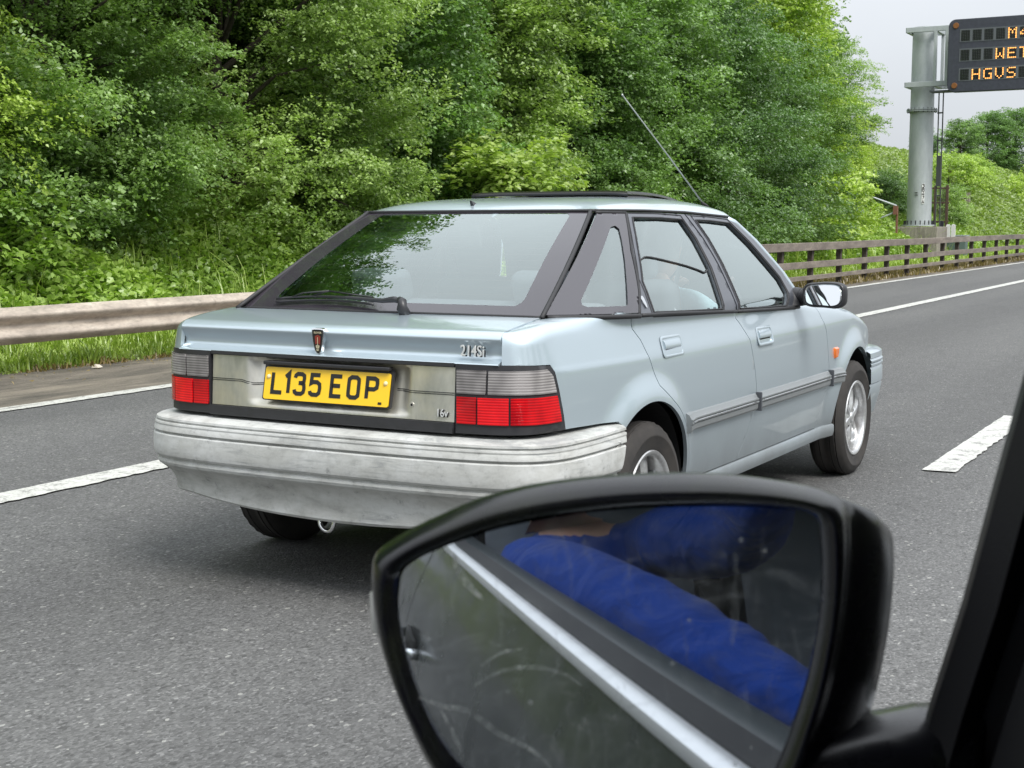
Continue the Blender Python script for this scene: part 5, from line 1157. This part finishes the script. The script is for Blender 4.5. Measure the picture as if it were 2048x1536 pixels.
mb.box((.63, -.12, 2.4), (.14, .12, 1.0)); mb.build('cable_conduit', mat('conduit', (.06, .065, .065), .6), ga)
mb = MB(); mb.box((1.1, -.75, 4.93), (1.3, .55, .05)); mb.box((5.6, -.85, 4.93), (8.6, .55, .05)); mb.tube([(1.75, -1.02, 4.90), (2.05, -1.02, 4.98), (9.8, -1.02, 4.98)], .04, 8); mb.build('walkway', mat('walkway_grate', (.05, .055, .06), .6), ga)
# number on the column
yl = -.413
mb = MB(); LBW = mat('label_white', (.78, .78, .76), .5)
V = [(.412*math.sin(a), -.412*math.cos(a), z) for a in (R(22), R(28), R(34.5)) for z in (1.33, 1.99)]; mb.add(V, [(0, 1, 3, 2), (2, 3, 5, 4)]); lb = mb.build('marker_label', LBW, ga, smooth=True)
for ch, zc_ in zip('3847A', (1.92, 1.79, 1.66, 1.53, 1.40)):
    mb = MB(); strokes(mb, ch, .105, .022, lambda a, b: (.417*math.sin(R(28.2)+(a-.032)/.417), -.417*math.cos(R(28.2)+(a-.032)/.417), zc_+b-.052), k=1.0); mb.build('marker_character', PLBLK, lb, fix=False)
mb = MB()
for z in (1.62, 1.70): mb.box((-.02+.0, -.41, z), (.10, .012, .018))
mb.build('small_plates', DARK, ga)
# variable message sign, facing the traffic
vm = empty('message_sign', (GX+1.02, GY-1.15, 6.25)); tag(vm, 'black electronic message sign with amber dot letters hanging from the gantry', 'sign')
SG = mat('sign_black', (.025, .028, .04), .6); v = coords(SG); setin(SG, 'Base Color', ramp(SG, noise(SG, v, 9, 5, .7), [(.3, (.028, .032, .045)), (.7, (.05, .055, .075))]))
SW, SH = 7.6, 2.28; sz0 = -.79
rr_ = rrect(SW, SH, .22, 6, SW/2+.0, sz0+SH/2); k = len(rr_)
mb = MB(); V = [(a, 0, b) for a, b in rr_]+[(a, .35, b) for a, b in rr_]; mb.add(V, [tuple(range(k)), tuple(range(k, 2*k))]+[(i, (i+1) % k, k+(i+1) % k, k+i) for i in range(k)]); bd = mb.build('cabinet', SG, vm, bevel=.02)
CW_ = .316; CH_ = .385
CELL = mat('display_window', (.012, .013, .016), .25); CFR = mat('window_rim', (.10, .11, .12), .5); LED = mat('amber_led', (.9, .4, .1), .4, emit=(1.0, .40, .10), estr=1.5); LOFF = mat('unlit_led', (.05, .055, .05), .5)
FNT = {'M': ['10001', '11011', '10101', '10101', '10001', '10001', '10001'], '4': ['00010', '00110', '01010', '10010', '11111', '00010', '00010'], 'W': ['10001', '10001', '10001', '10101', '10101', '11011', '10001'],
       'E': ['11111', '10000', '10000', '11110', '10000', '10000', '11111'], 'T': ['11111', '00100', '00100', '00100', '00100', '00100', '00100'], 'H': ['10001', '10001', '10001', '11111', '10001', '10001', '10001'],
       'G': ['01111', '10000', '10000', '10011', '10001', '10001', '01111'], 'V': ['10001', '10001', '10001', '10001', '10001', '01010', '00100'], 'S': ['01111', '10000', '10000', '01110', '00001', '00001', '11110']}
rowsT = [('    M4             ', sz0+SH-.36), ('   WET             ', sz0+SH-.97), (' HGVS              ', sz0+SH-1.58)]
fm = MB()
for txt, zt in rowsT:
    x0 = .40; n = 19; cm = MB()
    mt = [(x0-.04, zt-CH_+.04), (x0+n*CW_*1.13+.0, zt+.04)]
    fm.box(((mt[0][0]+mt[1][0])/2, -.003, zt-CH_/2+.03), (mt[1][0]-mt[0][0], .012, CH_+.02))
    for i in range(n):
        cx = x0+i*CW_*1.13; cm.add([(cx, -.011, zt), (cx+CW_*.86, -.011, zt), (cx+CW_*.86, -.011, zt-CH_*.88), (cx, -.011, zt-CH_*.88)], [(0, 1, 2, 3)])
        ch = txt[i] if i < len(txt) else ' '; om = MB()
        for r_ in range(7):
            for c_ in range(5):
                on = ch != ' ' and FNT[ch][r_][c_] == '1'
                if not on and i > 7: continue
                px_ = cx+CW_*.86*(c_+.5)/5; pz = zt-CH_*.88*(r_+.5)/7; s_ = .018 if on else .010
                (om if on else cm).add([(px_-s_, -.014 if on else -.013, pz-s_*.9), (px_+s_, -.014 if on else -.013, pz-s_*.9), (px_+s_, -.014 if on else -.013, pz+s_*.9), (px_-s_, -.014 if on else -.013, pz+s_*.9)], [(0, 1, 2, 3)], 0 if on else 1)
        if om.v: om.build('lit_letter', LED, bd, fix=False)
    cm.build('display_window', [CELL, LOFF], bd, fix=False)
fm.build('window_rim', CFR, bd)
for z in (sz0+.20, sz0+SH-.20):
    mb = MB(); mb.tube([(.23, -.002, z), (.23, -.03, z)], [.095, .085], 18); mb.build('warning_lamp', mat('dull_amber_lens', (.22, .09, .03), .35), vm, auto=40)
# handrail, rusty cage, small posts and cabinet by the foot of the gantry
hr = empty('steps_handrail', (-11.1, 46, 0)); tag(hr, 'grey sloping handrail with a rusty post among the bushes left of the gantry foot', 'handrail')
mb = MB(); mb.tube([(-1.6, .2, 2.42), (-1.2, 0, 2.27), (0, -.1, 1.84)], .03, 8); mb.tube([(-.9, 0, 1.30), (0, -.1, 1.66)], .024, 8); mb.build('rail', GP, hr, smooth=True)
mb = MB(); mb.box((.02, -.1, 1.1), (.06, .06, 1.4)); mb.box((-.02, -.15, 1.70), (.15, .05, .28)); mb.box((-.85, 0, 1.65), (.04, .04, .9)); mb.build('post', mat('rusty_paint', (.20, .09, .06), .7), hr, bevel=.004)
RUST = mat('rusty_cage', (.13, .085, .06), .8)
cg = empty('access_cage', (-11.95, 51, .05)); tag(cg, 'rusty brown metal access cage to the right of the gantry column', 'railing')
mb = MB()
for x in (.45, .95, 1.35): mb.box((x, 0, 1.75), (.09, .07, 1.6))
for z in (2.45, 1.95, 1.3, 1.0): mb.box((.75, 0, z), (1.35, .06, .06))
mb.build('frame', RUST, cg, bevel=.004)
mb = MB(); 
for k in range(9): mb.box((1.05+.04*k, .03, 1.75), (.012, .02, 1.5))
for k in range(9): mb.box((1.2, .03, 1.1+.16*k), (.4, .02, .012))
mb.build('mesh_panel', mat('faded_mesh', (.20, .19, .13), .8), cg)
bo = empty('junction_cabinet', (-10.85, 50.5, .12)); tag(bo, 'low grey-green cabinet behind the barrier right of the concrete block', 'cabinet')
mb = MB(); mb.box((.75, 0, .35), (.62, .4, .75)); mb.build('casing', mat('cabinet_paint', (.16, .22, .20), .6), bo, bevel=.02)
mb = MB(); mb.box((.75, 0, .745), (.70, .48, .04)); mb.build('lid', GP, bo, bevel=.008)
for i, (x, m, h, lab) in enumerate(((-10.42, mat('black_marker', (.02, .02, .03), .5), .62, 'black marker post beside the concrete block'), (-10.20, LBW, .50, 'first white marker post right of the black one'), (-10.03, LBW, .50, 'second white marker post, nearest the low cabinet'))):
    t_ = empty('marker_post', (x, 49.4, .72)); tag(t_, lab, 'post', 'marker posts at the gantry foot')
    mb = MB(); mb.box((0, 0, h/2), (.14, .06, h)); mb.box((0, 0, h+.015), (.10, .05, .03)); mb.build('stake', m, t_, bevel=.01)
wp_ = empty('wooden_post', (-12.8, 66, .9)); tag(wp_, 'grey wooden post with a sloping stay on the bank right of the gantry', 'post')
mb = MB(); mb.box((0, 0, .95), (.16, .16, 1.6)); mb.build('upright', DST, wp_, bevel=.01); mb = MB(); mb.tube([(0, 0, 1.55), (-2.2, .3, 1.15)], .05, 8); mb.build('stay', DST, wp_)

# ================================================================== vegetation
def leafmat(name, dark, lite, extra=None, tr=.34):
    m = bpy.data.materials.new(name); m.use_nodes = True; t = m.node_tree; t.nodes.clear(); o = N(t, 'ShaderNodeOutputMaterial')
    at = N(t, 'ShaderNodeAttribute'); at.attribute_name = 'rnd'; ge = N(t, 'ShaderNodeNewGeometry')
    no = N(t, 'ShaderNodeTexNoise'); no.inputs['Scale'].default_value = .8; no.inputs['Detail'].default_value = 3; t.links.new(ge.outputs['Position'], no.inputs['Vector'])
    a = N(t, 'ShaderNodeMath', operation='MULTIPLY_ADD'); a.inputs[1].default_value = .55; t.links.new(at.outputs['Fac'], a.inputs[0])
    b = N(t, 'ShaderNodeMath', operation='MULTIPLY_ADD'); b.inputs[1].default_value = 1.5; b.inputs[2].default_value = -.5; t.links.new(no.outputs['Fac'], b.inputs[0]); t.links.new(b.outputs[0], a.inputs[2])
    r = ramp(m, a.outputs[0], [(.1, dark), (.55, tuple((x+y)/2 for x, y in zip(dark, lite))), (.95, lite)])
    oi = N(t, 'ShaderNodeObjectInfo'); hs = N(t, 'ShaderNodeHueSaturation'); mr_ = N(t, 'ShaderNodeMapRange'); mr_.inputs['To Min'].default_value = .80; mr_.inputs['To Max'].default_value = 1.22; t.links.new(oi.outputs['Random'], mr_.inputs['Value']); t.links.new(mr_.outputs[0], hs.inputs['Value']); t.links.new(r, hs.inputs['Color'])
    mr3 = N(t, 'ShaderNodeMapRange'); mr3.inputs['To Min'].default_value = .515; mr3.inputs['To Max'].default_value = .485; t.links.new(oi.outputs['Random'], mr3.inputs['Value']); t.links.new(mr3.outputs[0], hs.inputs['Hue'])
    p = N(t, 'ShaderNodeBsdfPrincipled'); p.inputs['Roughness'].default_value = .36; p.inputs['Specular IOR Level'].default_value = .7; t.links.new(hs.outputs[0], p.inputs['Base Color'])
    tl = N(t, 'ShaderNodeBsdfTranslucent'); tc_ = N(t, 'ShaderNodeMix', data_type='RGBA', blend_type='MULTIPLY'); tc_.inputs[0].default_value = 1; tc_.inputs[7].default_value = (1.15, 1.35, .45, 1); t.links.new(hs.outputs[0], tc_.inputs[6]); t.links.new(tc_.outputs[2], tl.inputs[0])
    mi = N(t, 'ShaderNodeMixShader'); mi.inputs[0].default_value = tr; t.links.new(p.outputs[0], mi.inputs[1]); t.links.new(tl.outputs[0], mi.inputs[2]); t.links.new(mi.outputs[0], o.inputs[0]); return m
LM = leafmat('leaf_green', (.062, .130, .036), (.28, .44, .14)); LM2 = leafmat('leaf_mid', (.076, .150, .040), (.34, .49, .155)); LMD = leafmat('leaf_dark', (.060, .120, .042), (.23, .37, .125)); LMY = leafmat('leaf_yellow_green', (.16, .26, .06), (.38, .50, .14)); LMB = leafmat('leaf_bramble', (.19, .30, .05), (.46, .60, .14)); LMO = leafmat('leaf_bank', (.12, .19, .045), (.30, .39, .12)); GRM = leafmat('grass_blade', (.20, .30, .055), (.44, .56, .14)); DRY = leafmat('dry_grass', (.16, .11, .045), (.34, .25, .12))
BARK = mat('bark', (.05, .042, .032), .9); v = coords(BARK, (1, 1, .2)); setin(BARK, 'Base Color', ramp(BARK, noise(BARK, v, 20, 6, .7), [(.3, (.025, .02, .016)), (.7, (.09, .075, .055))]))
def leaf_arrays(P, D, L, Wd, droop=0, r=None):
    # P centres (n,3), D unit direction of the leaf, L length, Wd width; returns verts (n*6) and quad faces: a folded pointed leaf of two quads
    n = len(P); r = r or rng
    up = r.normal(size=(n, 3))*.55+np.array([0, 0, 1.0]); S = np.cross(D, up); S /= np.linalg.norm(S, axis=1)[:, None]+1e-9; Nn = np.cross(S, D)
    L = L[:, None]; Wd = Wd[:, None]
    base = P-D*L*.5; tip = P+D*L*.5-Nn*L*.10; mid = P-Nn*0.0
    l1 = P-D*L*.12+S*Wd*.5+Nn*Wd*.18; l2 = P-D*L*.12-S*Wd*.5+Nn*Wd*.18
    V = np.stack([base, l1, tip, l2, mid], 1).reshape(-1, 3)
    i = np.arange(n)[:, None]*5; F1 = i+np.array([[0, 1, 2, 4]]); F2 = i+np.array([[0, 4, 2, 3]])
    return V, np.concatenate([F1, F2], 1).reshape(-1, 4)
def bigmesh(name, V, F, rnd=None, smooth=True):
    me = bpy.data.meshes.new(name); k = F.shape[1]; me.vertices.add(len(V)); me.vertices.foreach_set('co', V.astype(np.float32).ravel()); me.loops.add(F.size); me.loops.foreach_set('vertex_index', F.astype(np.int32).ravel())
    me.polygons.add(len(F)); me.polygons.foreach_set('loop_start', np.arange(0, F.size, k, dtype=np.int32)); me.polygons.foreach_set('loop_total', np.full(len(F), k, dtype=np.int32)); me.update(calc_edges=True)
    if rnd is not None:
        a = me.attributes.new('rnd', 'FLOAT', 'POINT'); a.data.foreach_set('value', rnd.astype(np.float32))
    return me
def crown_mesh(name, rx, ry, H, z0, nbough, nspray, nleaf, ls, seed, bough=.95, spray=.26, inner=.14):
    # boughs: flattened drooping pads set all round an uneven shell; sprays of leaves sit on each pad, dark gaps stay between them
    r = np.random.default_rng(seed); d = r.normal(size=(nbough, 3)); d /= np.linalg.norm(d, axis=1)[:, None]
    lob = r.normal(size=(12, 3)); lob /= np.linalg.norm(lob, axis=1)[:, None]; amp = r.uniform(.12, .34, 12)
    rad = .92+sum(a*np.maximum(0, d @ l)**4-a*.12 for a, l in zip(amp, lob))-np.abs(r.normal(size=nbough))*.10
    deep = r.random(nbough) < inner; rad = np.where(deep, rad*r.uniform(.45, .8, nbough), rad)
    Cb = d*rad[:, None]; Cb[:, 2] = np.sign(Cb[:, 2])*np.abs(Cb[:, 2])**.8
    B = np.stack([Cb[:, 0]*rx, Cb[:, 1]*ry, z0+H*np.clip(.5+.5*Cb[:, 2], 0, 2)**1.55], 1); B[:, 2] = np.maximum(B[:, 2], z0+.1*r.random(nbough))
    out = np.stack([Cb[:, 0], Cb[:, 1], .18+0*Cb[:, 2]], 1)+r.normal(size=(nbough, 3))*.22; out[:, 2] = np.clip(out[:, 2], -.1, .5); out /= np.linalg.norm(out, axis=1)[:, None]
    side = np.cross(out, [0, 0, 1.]); side /= np.linalg.norm(side, axis=1)[:, None]; upv = np.cross(side, out)
    bs = bough*r.uniform(.55, 1.25, nbough)
    bi = np.repeat(np.arange(nbough), nspray); m = len(bi); a = r.uniform(-.75, 1.0, m); w_ = (1-np.clip(a, 0, 1)**2*.75)*.62; b = r.uniform(-1, 1, m)*w_; c = r.normal(size=m)*.13
    P1 = B[bi]+(out[bi]*a[:, None]+side[bi]*b[:, None]+upv[bi]*c[:, None])*bs[bi][:, None]; P1[:, 2] -= (a*a*.28+b*b*.35)*bs[bi]
    o1 = out[bi]*.8+side[bi]*(b*1.3)[:, None]+r.normal(size=(m, 3))*.25; o1[:, 2] -= .05+.3*np.maximum(a, 0)*.6; o1 /= np.linalg.norm(o1, axis=1)[:, None]
    s1 = np.cross(o1, [0, 0, 1.]); s1 /= np.linalg.norm(s1, axis=1)[:, None]+1e-9; u1 = np.cross(s1, o1); sz = spray*r.uniform(.6, 1.3, m)
    ci = np.repeat(np.arange(m), nleaf); n = len(ci); a2 = r.uniform(-.8, 1, n); sg = np.where(r.random(n) < .5, -1, 1); b2 = sg*r.uniform(.15, .6, n)*(1.1-.5*np.abs(a2)); c2 = r.normal(size=n)*.12
    P = P1[ci]+(o1[ci]*a2[:, None]+s1[ci]*b2[:, None]+u1[ci]*c2[:, None])*sz[ci][:, None]; P[:, 2] -= a2*a2*.12*sz[ci]
    D = o1[ci]*.65+s1[ci]*(sg*.75)[:, None]+r.normal(size=(n, 3))*.32; D[:, 2] -= .18; D /= np.linalg.norm(D, axis=1)[:, None]
    L = ls*r.uniform(.7, 1.35, n); V, Fq = leaf_arrays(P, D, L, L*r.uniform(.52, .75, n), r=r)
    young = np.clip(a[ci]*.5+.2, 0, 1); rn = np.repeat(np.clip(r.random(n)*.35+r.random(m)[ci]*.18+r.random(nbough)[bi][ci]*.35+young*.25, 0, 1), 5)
    return bigmesh(name, V, Fq, rn), B
def trunk(parent, P0, H, r0, z0, seed, lean=(0, 0)):
    r = np.random.default_rng(seed); mb = MB(); top = Vector((lean[0], lean[1], z0+H*.75)); pts = [Vector((0, 0, -1.2)), Vector((lean[0]*.1, lean[1]*.1, z0+.3)), Vector((lean[0]*.4+.1, lean[1]*.4, z0+H*.3)), top]
    mb.tube(pts, [r0*1.3, r0, r0*.75, r0*.2], 9)
    for i in r.choice(len(P0), min(46, len(P0)), replace=False):
        q = Vector(P0[i]); h = max(.1, min(.68, (q.z-z0)/H*.72)); a = pts[1].lerp(top, h/.75*.8); m_ = a.lerp(q, .5)+Vector((0, 0, .12*(q-a).length)); mb.tube([a, m_, q], [r0*.30, r0*.16, .008], 5, caps=False)
    return mb.build('trunk', BARK, parent, smooth=True)
KIND = {}
def getkind(k):
    if k in KIND: return KIND[k]
    S = dict(A=(3.2, 3.2, 12.0, .2, 430, 26, 17, .105, 11, 1.25, .34, LM), B=(3.4, 3.1, 12.5, .2, 400, 26, 17, .115, 23, 1.3, .36, LM2), Cc=(3.0, 3.2, 9.5, .2, 340, 26, 17, .100, 37, 1.2, .33, LM),
             D=(3.2, 3.2, 8.0, .2, 300, 16, 12, .14, 41, 1.1, .34, LMD), Y=(1.0, .9, 1.5, 1.1, 24, 22, 15, .11, 53, .75, .24, LMY), S=(1.35, 1.5, 2.0, .0, 150, 16, 14, .060, 61, .55, .20, LM2), T=(1.0, 1.2, 1.5, .0, 70, 14, 13, .085, 71, .5, .20, LMB), U=(2.6, 2.6, 7.5, .2, 250, 28, 20, .082, 83, 1.1, .30, LM2), V=(2.6, 2.6, 7.5, .2, 230, 40, 28, .053, 97, 1.05, .22, LM2), W=(3.2, 3.2, 12.0, .2, 400, 34, 26, .066, 101, 1.2, .26, LM))[k]
    me, P0 = crown_mesh('crown', S[0], S[1], S[2], S[3], S[4], S[5], S[6], S[7], S[8], S[9], S[10])
    S = S[:10]+(S[11],)
    me.materials.append(S[10]); KIND[k] = (me, P0, S); return KIND[k]
TK = {}
def plant(kind, x, y, sc=1, rz=0, label=None, name='tree', cat='tree', group=None, leaf=None, sz=None, z=None):
    me, P0, S = getkind(kind); zz = float(gz(x, y)) if z is None else z
    root = empty(name, (x, y, zz-.1), rz); root.scale = (sc, sc, sz or sc); tag(root, label, cat, group)
    o = bpy.data.objects.new('crown' if name == 'tree' else 'foliage', me); C.objects.link(o); o.parent = root
    if leaf: o.material_slots[0].link = 'OBJECT'; o.material_slots[0].material = leaf
    if kind in TK: t_ = TK[kind].copy(); C.objects.link(t_); t_.parent = root
    else: TK[kind] = trunk(root, P0, S[2], .16 if S[2] > 5 else .03, S[3], S[8]); 
    if name != 'tree': root.children[-1].name = 'stem'
    return root
GT = 'trees on the bank behind the barrier'
def T(kind, x, y, sc, rz, label, **k): plant(kind, x, y, sc, R(rz), label, group=GT, **k)
# tall trees, left to right in the view
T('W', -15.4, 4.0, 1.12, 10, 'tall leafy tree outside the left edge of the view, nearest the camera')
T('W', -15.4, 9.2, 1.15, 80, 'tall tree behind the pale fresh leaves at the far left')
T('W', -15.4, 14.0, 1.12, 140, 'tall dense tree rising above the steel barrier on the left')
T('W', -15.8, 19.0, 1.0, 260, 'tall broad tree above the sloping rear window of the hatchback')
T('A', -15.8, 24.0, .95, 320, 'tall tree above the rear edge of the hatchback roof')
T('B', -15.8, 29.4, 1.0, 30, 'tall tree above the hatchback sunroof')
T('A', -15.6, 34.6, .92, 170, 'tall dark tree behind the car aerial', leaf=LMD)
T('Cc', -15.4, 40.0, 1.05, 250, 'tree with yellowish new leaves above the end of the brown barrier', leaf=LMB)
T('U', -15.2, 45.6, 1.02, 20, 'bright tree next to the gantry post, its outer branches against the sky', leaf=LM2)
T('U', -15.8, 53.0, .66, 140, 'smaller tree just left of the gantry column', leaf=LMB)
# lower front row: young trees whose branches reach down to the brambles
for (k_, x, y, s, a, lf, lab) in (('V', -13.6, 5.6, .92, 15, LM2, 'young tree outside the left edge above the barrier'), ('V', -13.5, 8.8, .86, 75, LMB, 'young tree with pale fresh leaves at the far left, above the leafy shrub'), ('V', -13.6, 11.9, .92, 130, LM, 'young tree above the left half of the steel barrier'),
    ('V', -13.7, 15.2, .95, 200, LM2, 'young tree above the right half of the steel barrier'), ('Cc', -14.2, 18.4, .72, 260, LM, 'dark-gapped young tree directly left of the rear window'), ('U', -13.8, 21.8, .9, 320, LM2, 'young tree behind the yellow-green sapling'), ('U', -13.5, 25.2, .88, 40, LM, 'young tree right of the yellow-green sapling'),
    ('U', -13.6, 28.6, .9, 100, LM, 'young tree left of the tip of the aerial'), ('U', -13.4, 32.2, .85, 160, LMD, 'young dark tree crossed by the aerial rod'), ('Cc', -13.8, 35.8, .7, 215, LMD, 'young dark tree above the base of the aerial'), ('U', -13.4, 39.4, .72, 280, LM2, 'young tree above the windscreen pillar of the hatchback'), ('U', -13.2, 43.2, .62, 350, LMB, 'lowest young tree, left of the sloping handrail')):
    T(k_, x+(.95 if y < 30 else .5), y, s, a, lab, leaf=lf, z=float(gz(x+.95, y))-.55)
# second row
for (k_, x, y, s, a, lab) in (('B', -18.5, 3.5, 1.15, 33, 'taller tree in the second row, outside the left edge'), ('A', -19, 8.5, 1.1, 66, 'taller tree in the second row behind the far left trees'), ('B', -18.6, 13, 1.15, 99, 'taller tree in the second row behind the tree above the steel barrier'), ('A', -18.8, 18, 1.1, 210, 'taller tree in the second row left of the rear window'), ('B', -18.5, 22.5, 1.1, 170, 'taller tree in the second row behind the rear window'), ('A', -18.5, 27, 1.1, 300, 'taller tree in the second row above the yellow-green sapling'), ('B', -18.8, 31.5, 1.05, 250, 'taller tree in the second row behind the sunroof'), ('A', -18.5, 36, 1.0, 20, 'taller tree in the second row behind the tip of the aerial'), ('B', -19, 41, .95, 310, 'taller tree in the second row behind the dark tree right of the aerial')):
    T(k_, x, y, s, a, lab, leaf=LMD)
plant('Y', -10.75, 19.2, 1.05, R(40), 'yellow-green sapling with long drooping leaves above the roof of the hatchback', z=.62, sz=.78)
SG_ = 'shrubs at the foot of the trees'
def Sh(kind, x, y, sc, rz, label, **k): plant(kind, x, y, sc, R(rz), label, name='shrub', cat='shrub', group=SG_, **k)
Sh('T', -11.35, 9.6, .95, 0, 'large-leaved pale shrub at the left edge above the steel barrier', leaf=LMB)
Sh('S', -12.1, 7.4, 1.1, 70, 'green shrub just outside the left edge above the barrier')
Sh('S', -12.5, 11.0, .95, 50, 'dark green shrub right of the large-leaved one')
Sh('T', -11.9, 16.9, .9, 190, 'upright pale shrub beside the lower corner of the rear window', leaf=LMY)
Sh('S', -12.7, 20.0, .9, 230, 'shrub behind the rear window of the hatchback')
Sh('S', -12.0, 25.5, 1.1, 10, 'shrub behind the hatchback roof', leaf=LMD)
Sh('S', -12.0, 29.5, 1.2, 90, 'dark shrub below the aerial', leaf=LMD)
Sh('S', -12.0, 34.0, 1.2, 150, 'shrub above the windscreen pillar', leaf=LMD)
Sh('T', -11.6, 39.0, 1.3, 210, 'yellow-green shrub behind the left part of the brown barrier', leaf=LMB)
Sh('S', -12.9, 45.0, .8, 280, 'shrub left of the sloping handrail', leaf=LM2)
Sh('S', -12.9, 51.5, 1.0, 330, 'dark shrub immediately behind the gantry column', leaf=LMD)
Sh('S', -12.6, 58.5, .9, 200, 'shrub between the rusty cage and the wooden post', leaf=LM2)
Sh('T', -14.5, 70.0, 1.2, 120, 'pale shrub high on the bank right of the gantry', leaf=LMB)
Sh('S', -15.5, 80.0, 1.1, 10, 'light green bush on the bank near the right edge', leaf=LMB)
Sh('T', -13.6, 88.0, 1.5, 200, 'bright green bush at the right edge above the barrier', leaf=LMB)
FT = 'far trees beyond the gantry'
for i, (x, y, s, lab) in enumerate(((-23, 103, .34, 'low round far tree right of the gantry column'), (-21.6, 108, .50, 'small far tree between the gantry column and the message sign'), (-20.4, 112, .64, 'far tree under the left end of the message sign'), (-18.9, 115, .74, 'tallest far tree at the right edge under the message sign'), (-16.5, 128, .72, 'far tree on the right edge beyond the bright bush'))):
    plant('D', x, y, s, R(70*i), lab, group=FT, leaf=LM)
# ground cover: brambles on the bank, grass on the verge, dry grass under the fence
def scatter(n, x0, x1, y0, y1, pw, r):
    y = y0+(y1-y0)*r.random(n)**pw; x = r.uniform(x0, x1, n); return x, y
def cover(name, n, xr, yr, pw, hmax, ls, m, seed, label, cat, flat=.5):
    r = np.random.default_rng(seed); x, y = scatter(n, *xr, *yr, pw, r)
    hill = .5+.5*np.sin(x*2.1+1.7*np.sin(y*.9))*np.cos(y*1.6+x); z = gz(x, y)+r.random(n)**.6*hmax*(.35+.65*hill)+.02
    D = r.normal(size=(n, 3))*[1, 1, .45]; D[:, 2] -= .1; D /= np.linalg.norm(D, axis=1)[:, None]; L = ls*r.uniform(.6, 1.4, n)*(1+y/120)
    V, Fq = leaf_arrays(np.stack([x, y, z], 1), D, L, L*r.uniform(.6, .85, n), r=r); me = bigmesh(name, V, Fq, np.repeat(np.clip(r.random(n)*.6+hill*.4, 0, 1), 5)); o = link(name, me, m); tag(o, label, cat, kind='stuff'); return o
cover('brambles', 190000, (-13.2, -10.35), (5, 60), 1.3, .55, .078, LMB, 5, 'bright green bramble and nettle growth on the lower bank behind the barrier', 'brambles')
cover('bank_growth', 130000, (-20, -10.6), (46, 125), 1.1, .55, .10, LMO, 6, 'pale green rough growth covering the bank right of the gantry', 'undergrowth')
def grass(name, n, xr, yr, pw, h, m, seed, label, yfn=None, wd=.006):
    r = np.random.default_rng(seed); x, y = scatter(n, *xr, *yr, pw, r); z = gz(x, y)
    tuft = .6+.5*np.sin(x*7+2*np.sin(y*3.1))*np.cos(y*5.3); H = h*r.uniform(.45, 1.2, n)*tuft; a = r.uniform(0, 2*math.pi, n); b = r.uniform(.15, .75, n)
    dx, dy = np.cos(a)*b*H, np.sin(a)*b*H; px, py = -np.sin(a)*wd*(1+y/30), np.cos(a)*wd*(1+y/30)
    P = lambda f, k, zf: np.stack([x+dx*f+px*k, y+dy*f+py*k, z+H*zf], 1)
    V = np.stack([P(0, -1, -.02), P(0, 1, -.02), P(.45, .8, .62), P(1.0, 0, .85+0*1), P(.45, -.8, .62)], 1).reshape(-1, 3); i = np.arange(n)[:, None]*5; F = np.concatenate([i+np.array([[0, 1, 2, 4]]), i+np.array([[4, 2, 3, 3]])], 1).reshape(-1, 4)
    F3 = F.copy(); 
    V = np.concatenate([V.reshape(n, 5, 3), P(1.0, .12, .84)[:, None, :]], 1).reshape(-1, 3); i = np.arange(n)[:, None]*6; F = np.concatenate([i+np.array([[0, 1, 2, 4]]), i+np.array([[4, 2, 5, 3]])], 1).reshape(-1, 4)
    me = bigmesh(name, V, F, np.repeat(r.random(n), 6)); o = link(name, me, m); tag(o, label, 'grass', kind='stuff'); return o
grass('grass', 95000, (-10.9, -9.42), (6, 75), 1.5, .24, GRM, 8, 'lush green grass on the verge under and behind the barriers')
grass('tall_grass', 9000, (-11.6, -10.2), (6, 60), 1.2, .75, GRM, 9, 'taller seeding grass between the barrier and the brambles', wd=.004)
grass('dry_grass', 16000, (-9.75, -8.15), (19, 75), 1.2, .17, DRY, 10, 'dry straw-coloured grass growing round the feet of the brown barrier posts')
grass('dry_grass', 5000, (-9.62, -9.36), (6, 19), 1.0, .09, DRY, 12, 'dry brown grass litter along the edge of the green verge on the left')
# litter and leaf debris along the verge edge
r = np.random.default_rng(3); n = 2600; x = -9.5+np.abs(r.normal(size=n))*.35*1.0; x = np.minimum(x, -7.9); y = r.uniform(6, 40, n); D = r.normal(size=(n, 3))*[1, 1, .12]; D /= np.linalg.norm(D, axis=1)[:, None]; L = r.uniform(.012, .05, n)
V, Fq = leaf_arrays(np.stack([x, y, np.full(n, .035)], 1), D, L, L*.4, r=r); o = link('leaf_litter', bigmesh('leaf_litter', V, Fq, np.repeat(r.random(n), 5)), DRY); tag(o, 'dry twigs and leaf litter scattered along the dusty road edge', 'litter', kind='stuff')
mb = MB(); mb.add([(0, 0, 0), (.11, .02, .01), (.13, .10, .02), (.03, .09, .01), (.05, .03, .085), (.09, .07, .075), (-.03, .04, .04)], [(0, 1, 4), (1, 2, 5, 4), (2, 3, 5), (3, 6, 4, 5), (6, 0, 4), (0, 3, 2, 1)]); o = mb.build('scrap', mat('crumpled_paper', (.50, .45, .38), .9)); o.location = (-9.25, 9.2, .01); o.scale = (.6, .6, .4); tag(o, 'pale crumpled scrap lying at the foot of the grass on the left', 'litter')
# trees on the far side of the motorway (seen only as reflections in the car)
for i, (x, y) in enumerate(((27, -14), (29, -3), (26, 8), (30, 20), (28, 33))):
    plant('D', x, y, 1.1, R(50*i), ('first', 'second', 'third', 'fourth', 'last')[i]+' dark tree along the opposite verge, outside the view', group='trees on the opposite verge')
